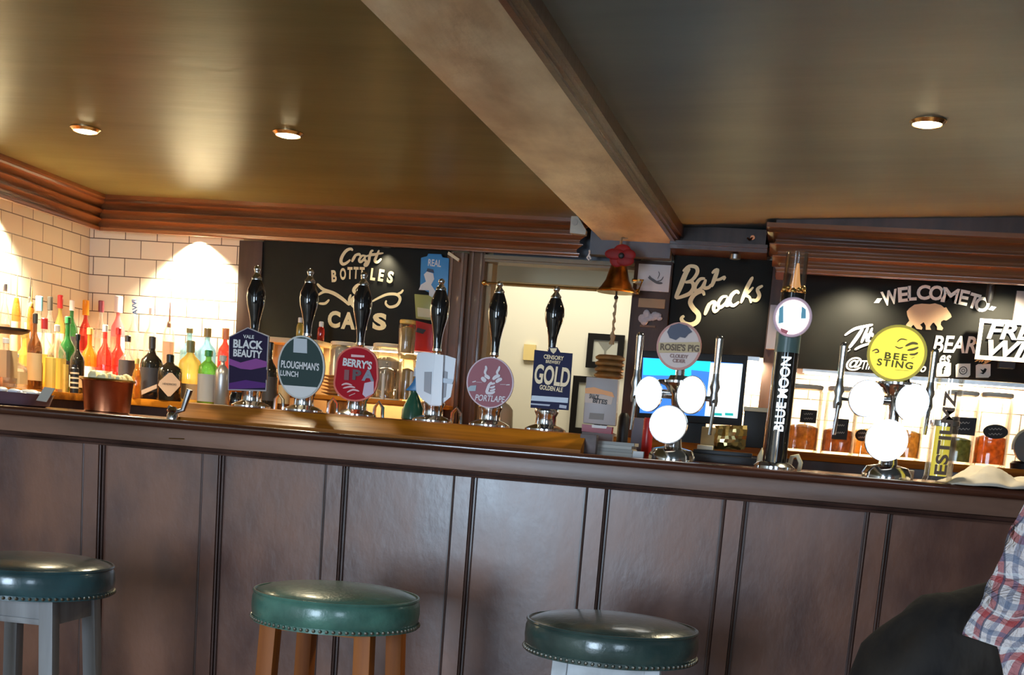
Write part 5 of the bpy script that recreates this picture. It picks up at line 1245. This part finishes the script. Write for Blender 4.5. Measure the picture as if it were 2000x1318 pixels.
# black till base on the rear of the bar
a, b2 = at(1345, 880, 3.72), at(1482, 900, 3.72)
t = thing('drip_tray_box', 'low black box on the bar behind the font and tower', 'box', ((a.x+b2.x)/2, 3.72, BZ))
MB().box(a.x, b2.x, 3.66, 3.80, BZ, BZ+.022).build('lower_box', black_matte, t, bevel=.003)
MB().box(a.x+.015, b2.x-.02, 3.68, 3.80, BZ+.022, BZ+.034).build('upper_box', black_matte, t, bevel=.003)
tz = BZ+.034
def boxat(name, x0, y0, x1, y1, Y, dep, m, label, cat, zb=None, bevel=.002, loc=None):
    a, b2 = at(x0, y0, Y), at(x1, y1, Y); z0 = b2.z if zb is None else zb
    o = MB().box(a.x, b2.x, Y, Y+dep, z0, a.z).build(name, m, loc=((a.x+b2.x)/2, Y, z0), bevel=bevel)
    return tag(o, label, cat)
boxat('card_holder', 1371, 833, 1396, 866, 3.73, .03, flat('kraft', (.45, .33, .16), .6), 'small brown kraft card holder left of the gold foil packet', 'holder', tz)
boxat('soap_block', 1362, 868, 1392, 877, 3.685, .03, lid_c, 'flat cream block on the black box', 'block', tz)
t = thing('foil_packet', 'crumpled gold foil snack packet on the black box', 'packet', (at(1428, 876, 3.72).x, 3.72, tz)); random.seed(11)
c = at(1426, 855, 3.74); vs = []; fs = []; nx, nz = 9, 7
for s in (0, 1):
    for i in range(nz+1):
        for j in range(nx+1):
            u, v = j/nx, i/nz; e = math.sin(PI*u)*math.sin(PI*v)
            vs.append((c.x+(u-.5)*.088+.003*random.uniform(-1, 1), 3.735+(-1 if s == 0 else 1)*(.003+.020*e**.5)+.004*random.uniform(-1, 1)*(e > .01), tz+.002+v*.066+.003*random.uniform(0, 1)+(.006*u)))
w_ = (nx+1)*(nz+1)
for i in range(nz):
    for j in range(nx):
        a_ = i*(nx+1)+j; fs.append((a_, a_+1, a_+nx+2, a_+nx+1)); fs.append((w_+a_, w_+a_+nx+1, w_+a_+nx+2, w_+a_+1))
MB().add(vs, fs).build('foil', mat('gold_foil', (.75, .58, .25), .25, 1), t, angle=8)
q = at(1486, 898, 3.5); tag(MB().lathe(q.x, 3.56, [(.006, BZ), (.011, BZ+.012), (.010, BZ+.03), (.003, BZ+.046), (.001, BZ+.052)], 14).build('bulb_light', flat('flame_cream', (.85, .72, .45), .4), loc=(q.x, 3.56, BZ)), 'small cream flame shaped object left of the tall tower', 'ornament')
q = at(1553, 900, 3.55)
tag(MB().tube([(q.x-.016, 3.52, BZ+.002), (q.x-.010, 3.52, BZ+.034), (q.x+.004, 3.52, BZ+.038), (q.x+.014, 3.52, BZ+.02), (q.x+.012, 3.52, BZ+.0)], .006, 8).build('cream_hose_loop', flat('hose_cream', (.8, .72, .48), .4), loc=(q.x, 3.52, BZ)), 'cream curved hose loop right of the tall tower', 'hose')
boxat('grey_box', 1236, 815, 1262, 866, 3.75, .04, flat('box_greymauve', (.2, .17, .19), .6), 'grey mauve box behind the left tap of the first font', 'box', BZ)
q = at(1263, 868, 3.70); rr = .010
t = thing('red_can', 'narrow red can left of the lowest glowing lens', 'can', (q.x, 3.70, BZ)); z1 = at(1266, 816, 3.7).z
MB().lathe(q.x, 3.70, [(.013, BZ), (.015, BZ+.004), (.015, z1-.004), (.013, z1)], 20).build('can_body', flat('can_red', (.5, .03, .03), .3), t)
q = at(1214, 850, 3.72); z1 = at(1216, 806, 3.72).z
tag(MB().lathe(q.x, 3.74, [(.016, BZ), (.017, BZ+.004), (.016, z1-.012), (.010, z1)], 20).build('black_canister', black_matte, loc=(q.x, 3.74, BZ)), 'narrow black canister between snack packet and red can', 'canister')
# books / napkin stack with a leaning packet on the bar
mb = None
for i in range(4):
    a, b2 = at(1162, 0, 3.46), at(1237, 0, 3.46)
    a, b2 = at(1164, 870, 3.46), at(1238, 880, 3.46)
    tag(MB().box(a.x+.002*i, b2.x-.003*((i*7) % 3), 3.45+.002*i, 3.58, BZ+.009*i, BZ+.009*i+.0085).build('booklet', mat('booklet_%s' % ('pale', 'grey', 'pale', 'grey')[i], (.50, .47, .42) if i % 2 == 0 else (.38, .36, .33), .6), loc=((a.x+b2.x)/2, 3.5, BZ+.009*i)),
        ['grey white booklet, bottom of the stack below the snack packet', 'grey booklet, second from the bottom of the stack', 'pale booklet, third from the bottom of the stack', 'grey booklet, top of the stack below the snack packet'][i], 'booklet', 'booklets stacked on the bar')
t = thing('snack_packet', 'grey snack packet with orange band standing right of the pump shelf', 'packet', (at(1168, 860, 3.62).x, 3.62, BZ))
Yq = 3.62
MB().prism(poly_at([(1145, 735), (1208, 741), (1202, 832), (1138, 826)], Yq), Yq, Yq+.035).build('wrapper', flat('wrap_grey', (.40, .34, .32), .4), t, bevel=.004)
MB().prism(poly_at([(1143, 758), (1160, 756), (1180, 762), (1196, 766), (1200, 776), (1176, 770), (1143, 768)], Yq-.001), Yq-.002, Yq).build('orange_band', flat('band_orange', (.8, .28, .03), .4), t)
MB().prism(poly_at([(1143, 768), (1198, 774), (1194, 790), (1142, 786)], Yq-.001), Yq-.0015, Yq).build('peach_panel', flat('panel_peach', (.55, .38, .28), .4), t)
dk = flat('print_dark', (.05, .035, .03), .5)
ltr('SNACK', 1151, 770, 1170, 779, Yq-.003, dk, t, -4, .03); ltr('BITES', 1158, 779, 1186, 788, Yq-.003, dk, t, -4, .04)
MB().prism(poly_at([(1152, 806), (1180, 808), (1178, 820), (1150, 818)], Yq-.001), Yq-.002, Yq).build('print_box', flat('print_taupe', (.22, .18, .15), .5), t)
MB().prism(poly_at([(1137, 828), (1196, 834), (1194, 848), (1136, 842)], Yq-.001), Yq-.004, Yq+.03).build('red_base', flat('base_red', (.30, .02, .04), .4), t)
MB().prism(poly_at([(1156, 829), (1186, 832), (1184, 837), (1156, 835)], Yq-.005), Yq-.006, Yq-.004).build('white_strip', paper, t)
a = at(1165, 848, Yq); MB().box(at(1137, 840, Yq).x, at(1197, 845, Yq).x, Yq, Yq+.03, BZ, a.z+.004).build('lower_pack', flat('wrap_brown', (.2, .15, .14), .5), t)
q = at(1150, 866, 3.42); tag(MB().box(q.x-.022, q.x+.022, 3.40, 3.44, BZ, BZ+.050).build('small_carton', mat('carton_taupe', (.16, .11, .10), .5, var=.2, vscale=30), loc=(q.x, 3.42, BZ), bevel=.002), 'small taupe carton at the right end of the pump shelf', 'carton')
q = at(1248, 884, 3.45); tag(MB().box(q.x-.014, q.x+.014, 3.43, 3.455, BZ, BZ+.016).build('matchbox', paper, loc=(q.x, 3.44, BZ), bevel=.001), 'tiny white box beside the base of the first font', 'box')
# wooden ring stack on a dark stand
q = at(1186, 738, 4.98); z0 = q.z
t = thing('ring_stack', 'stack of turned wooden rings above the snack packet', 'ornament', (q.x, 5.02, CB))
mb = MB(); zt = at(1184, 692, 4.98).z
for i in range(4): 
    za = z0+(zt-z0)*i/4; h_ = (zt-z0)/4; mb.lathe(q.x, 5.02, [(.042, za), (.056, za+h_*.25), (.058, za+h_*.6), (.046, za+h_*.98)], 28)
mb.build('rings', mat('ring_wood', (.36, .20, .07), .4, var=.25, vscale=20), t)
MB().lathe(q.x, 5.02, [(.05, CB), (.05, CB+.01), (.012, CB+.02), (.012, z0)], 20).build('stand', wood_post, t)
# tills shelf block on the right of the screen
a, b2 = at(1455, 796, 5.0), at(1498, 806, 5.0)
t = thing('card_reader_stand', 'black box with cream top right of the touch screen', 'box', ((a.x+b2.x)/2, 5.0, CB))
MB().box(a.x, b2.x, 4.99, 5.12, CB, a.z-.012).build('black_box', black_matte, t, bevel=.003)
MB().box(a.x-.004, b2.x+.004, 4.985, 5.12, a.z-.012, a.z+.004).build('cream_top', lid_c, t, bevel=.002)
a, b2 = at(1505, 595, 5.5), at(1516, 682, 5.5)
tag(MB().box(a.x, b2.x, 5.5, 5.542, b2.z, a.z).build('wall_strip', flat('strip_grey', (.38, .37, .42), .5), loc=a), 'thin grey vertical strip on the post left of the tower', 'strip')

# ------------------------------------------------------------------ snack jars on the right
def crisps(name, c):
    """snack pieces: half translucent, mottled"""
    m = mat(name, c, .7, var=.35, color2=tuple(v*.5 for v in c), vscale=38, bump=.6, bscale=60); nt = m.node_tree
    b = nt.nodes['Principled BSDF']; tl = nt.nodes.new('ShaderNodeBsdfTranslucent'); mx = nt.nodes.new('ShaderNodeMixShader'); mx.inputs[0].default_value = .6
    nt.links.new(b.inputs['Base Color'].links[0].from_socket, tl.inputs[0])
    tp = nt.nodes.new('ShaderNodeBsdfTransparent'); tp.inputs[0].default_value = (*c, 1); m2 = nt.nodes.new('ShaderNodeMixShader'); m2.inputs[0].default_value = .22
    nt.links.new(b.outputs[0], mx.inputs[1]); nt.links.new(tl.outputs[0], mx.inputs[2])
    nt.links.new(mx.outputs[0], m2.inputs[1]); nt.links.new(tp.outputs[0], m2.inputs[2])
    nt.links.new(m2.outputs[0], nt.nodes['Material Output'].inputs[0]); return m
gj = 'snack jars on the back counter'
JY = 5.14
jl = mat('jar_lid_glass', (.85, .80, .68), .15)
jar(1577, 752, JY, CB, 64, 'glass jar of brown snacks with small slate tag beside the tower', jl, crisps('snack_brown', (.62, .36, .13)), .40, (1579, 813, 30, 24, 'sq'), group=gj, sq=4)
jar(1648, 756, JY, CB, 60, 'glass jar of orange brown snacks behind the slim left tap', jl, crisps('snack_orange_brown', (.60, .30, .10)), .38, (1641, 838, 28, 38, 'sq'), group=gj, sq=4)
jar(1708, 758, JY+.16, CB, 60, 'glass jar half hidden behind the round glowing lens', jl, crisps('snack_gold', (.72, .46, .16)), .40, (1684, 850, 26, 22, 'oval'), group=gj, sq=4)
jar(1778, 762, JY, CB, 64, 'glass jar of golden crisps right of the lowest glowing lens', jl, crisps('snack_yellow', (.78, .52, .18)), .42, None, group=gj, sq=4)
jar(1880, 764, JY, CB, 62, 'glass jar of green snacks with large square slate tag', jl, crisps('snack_green', (.28, .32, .13)), .36, (1881, 832, 44, 32, 'sq'), group=gj, sq=4)
jar(1948, 768, JY+.02, CB, 60, 'glass jar of bright orange snacks with oval slate tag', jl, crisps('snack_orange', (.78, .34, .08)), .42, (1944, 843, 44, 26, 'oval'), group=gj, sq=4)
# scoops in the jars: thin pale strips
t = thing('kitchen_scale', 'dark rounded scale with pale arched rim at the right edge', 'scale', (at(1990, 890, 5.1).x, 5.1, CB))
c = at(2006, 870, 5.1); MB().lathe(c.x, 5.12, [(.045, CB), (.048, CB+.02), (.040, CB+.03)], 24).build('scale_base', black_matte, t)
MB().disc_y((c.x, 5.10, CB+.085), .048, .058, .03, 32).build('dial', flat('dial_grey', (.18, .15, .12), .4), t)
MB().tube([(c.x+.052*math.cos(a*PI/12), 5.085, CB+.085+.062*math.sin(a*PI/12)) for a in range(-1, 14)], .006, 8).build('rim', lid_c, t)
# hanging black marker and grey strip at the welcome board
q0, q1 = at(1937, 545, 5.5), at(1932, 592, 5.5)
t = thing('hanging_torch', 'black cylinder with pale tip hanging before the welcome board', 'tool', q1)
MB().tube([(q0.x, 5.5, q0.z-.015), (q0.x, 5.5, q1.z+.02), (q0.x, 5.5, q1.z)], [.015, .014, .007], 14).build('barrel', black_matte, t)
MB().tube([(q0.x, 5.5, q0.z+.01), (q0.x, 5.5, q0.z-.016)], [.006, .012], 12).build('tip', flat('tip_olive', (.45, .4, .2), .4), t)
MB().tube([(q0.x, 5.5, q0.z+.008), (q0.x, 5.5, 1.87), (q0.x, 5.33, 1.87)], .0018, 6).build('string', black_matte, t)
a, b2 = at(1986, 568, 5.56), at(2000, 660, 5.56)
tag(MB().box(a.x, b2.x, 5.555, 5.57, b2.z, a.z).build('board_strip', flat('strip_mauve', (.3, .26, .26), .5), loc=a), 'grey vertical strip on the welcome board above the wifi sign', 'strip')
# crumpled cloth on the bar top
t = thing('bar_cloth', 'crumpled cream bar towel lying on the bar top, right', 'cloth', (at(1930, 925, 3.4).x, 3.4, BZ))
xa_, xb_ = at(1842, 925, 3.42).x, at(2090, 940, 3.42).x; vs = []; fs = []; nx, ny = 46, 22
for i in range(ny+1):
    for j in range(nx+1):
        u, v = j/nx, i/ny; x = xa_+(xb_-xa_)*u; y = 3.245+.30*v-.03*math.sin(u*5)*(v < .5)
        e = min(1, 5*min(u, 1-u, v*1.0+.02, 1-v))
        z = BZ+.002+.72*e*(.020+.030*abs(noise.noise(Vector((x*11, y*11, 1.3))))*2+.018*max(0, noise.noise(Vector((x*26, y*22, 4)))))
        if abs(u-.28) < .13: z += .016*e*math.cos((u-.28)/.13*PI/2)
        vs.append((x, y, z))
for i in range(ny):
    for j in range(nx): fs.append((i*(nx+1)+j, i*(nx+1)+j+1, (i+1)*(nx+1)+j+1, (i+1)*(nx+1)+j))
o = MB().add(vs, fs).build('cloth_folds', mat('towel_cream', (.72, .64, .54), .85, var=.05, vscale=20), t, angle=80)
s = o.modifiers.new('solid', 'SOLIDIFY'); s.thickness = .003
mb = MB(); q = at(1765, 905, 3.6)
tag(MB().box(q.x-.028, q.x+.028, 3.58, 3.63, BZ, BZ+.024).build('white_carton', paper, loc=(q.x, 3.6, BZ), bevel=.002), 'low white carton right of the second font base', 'carton')
q = at(1752, 905, 3.55)
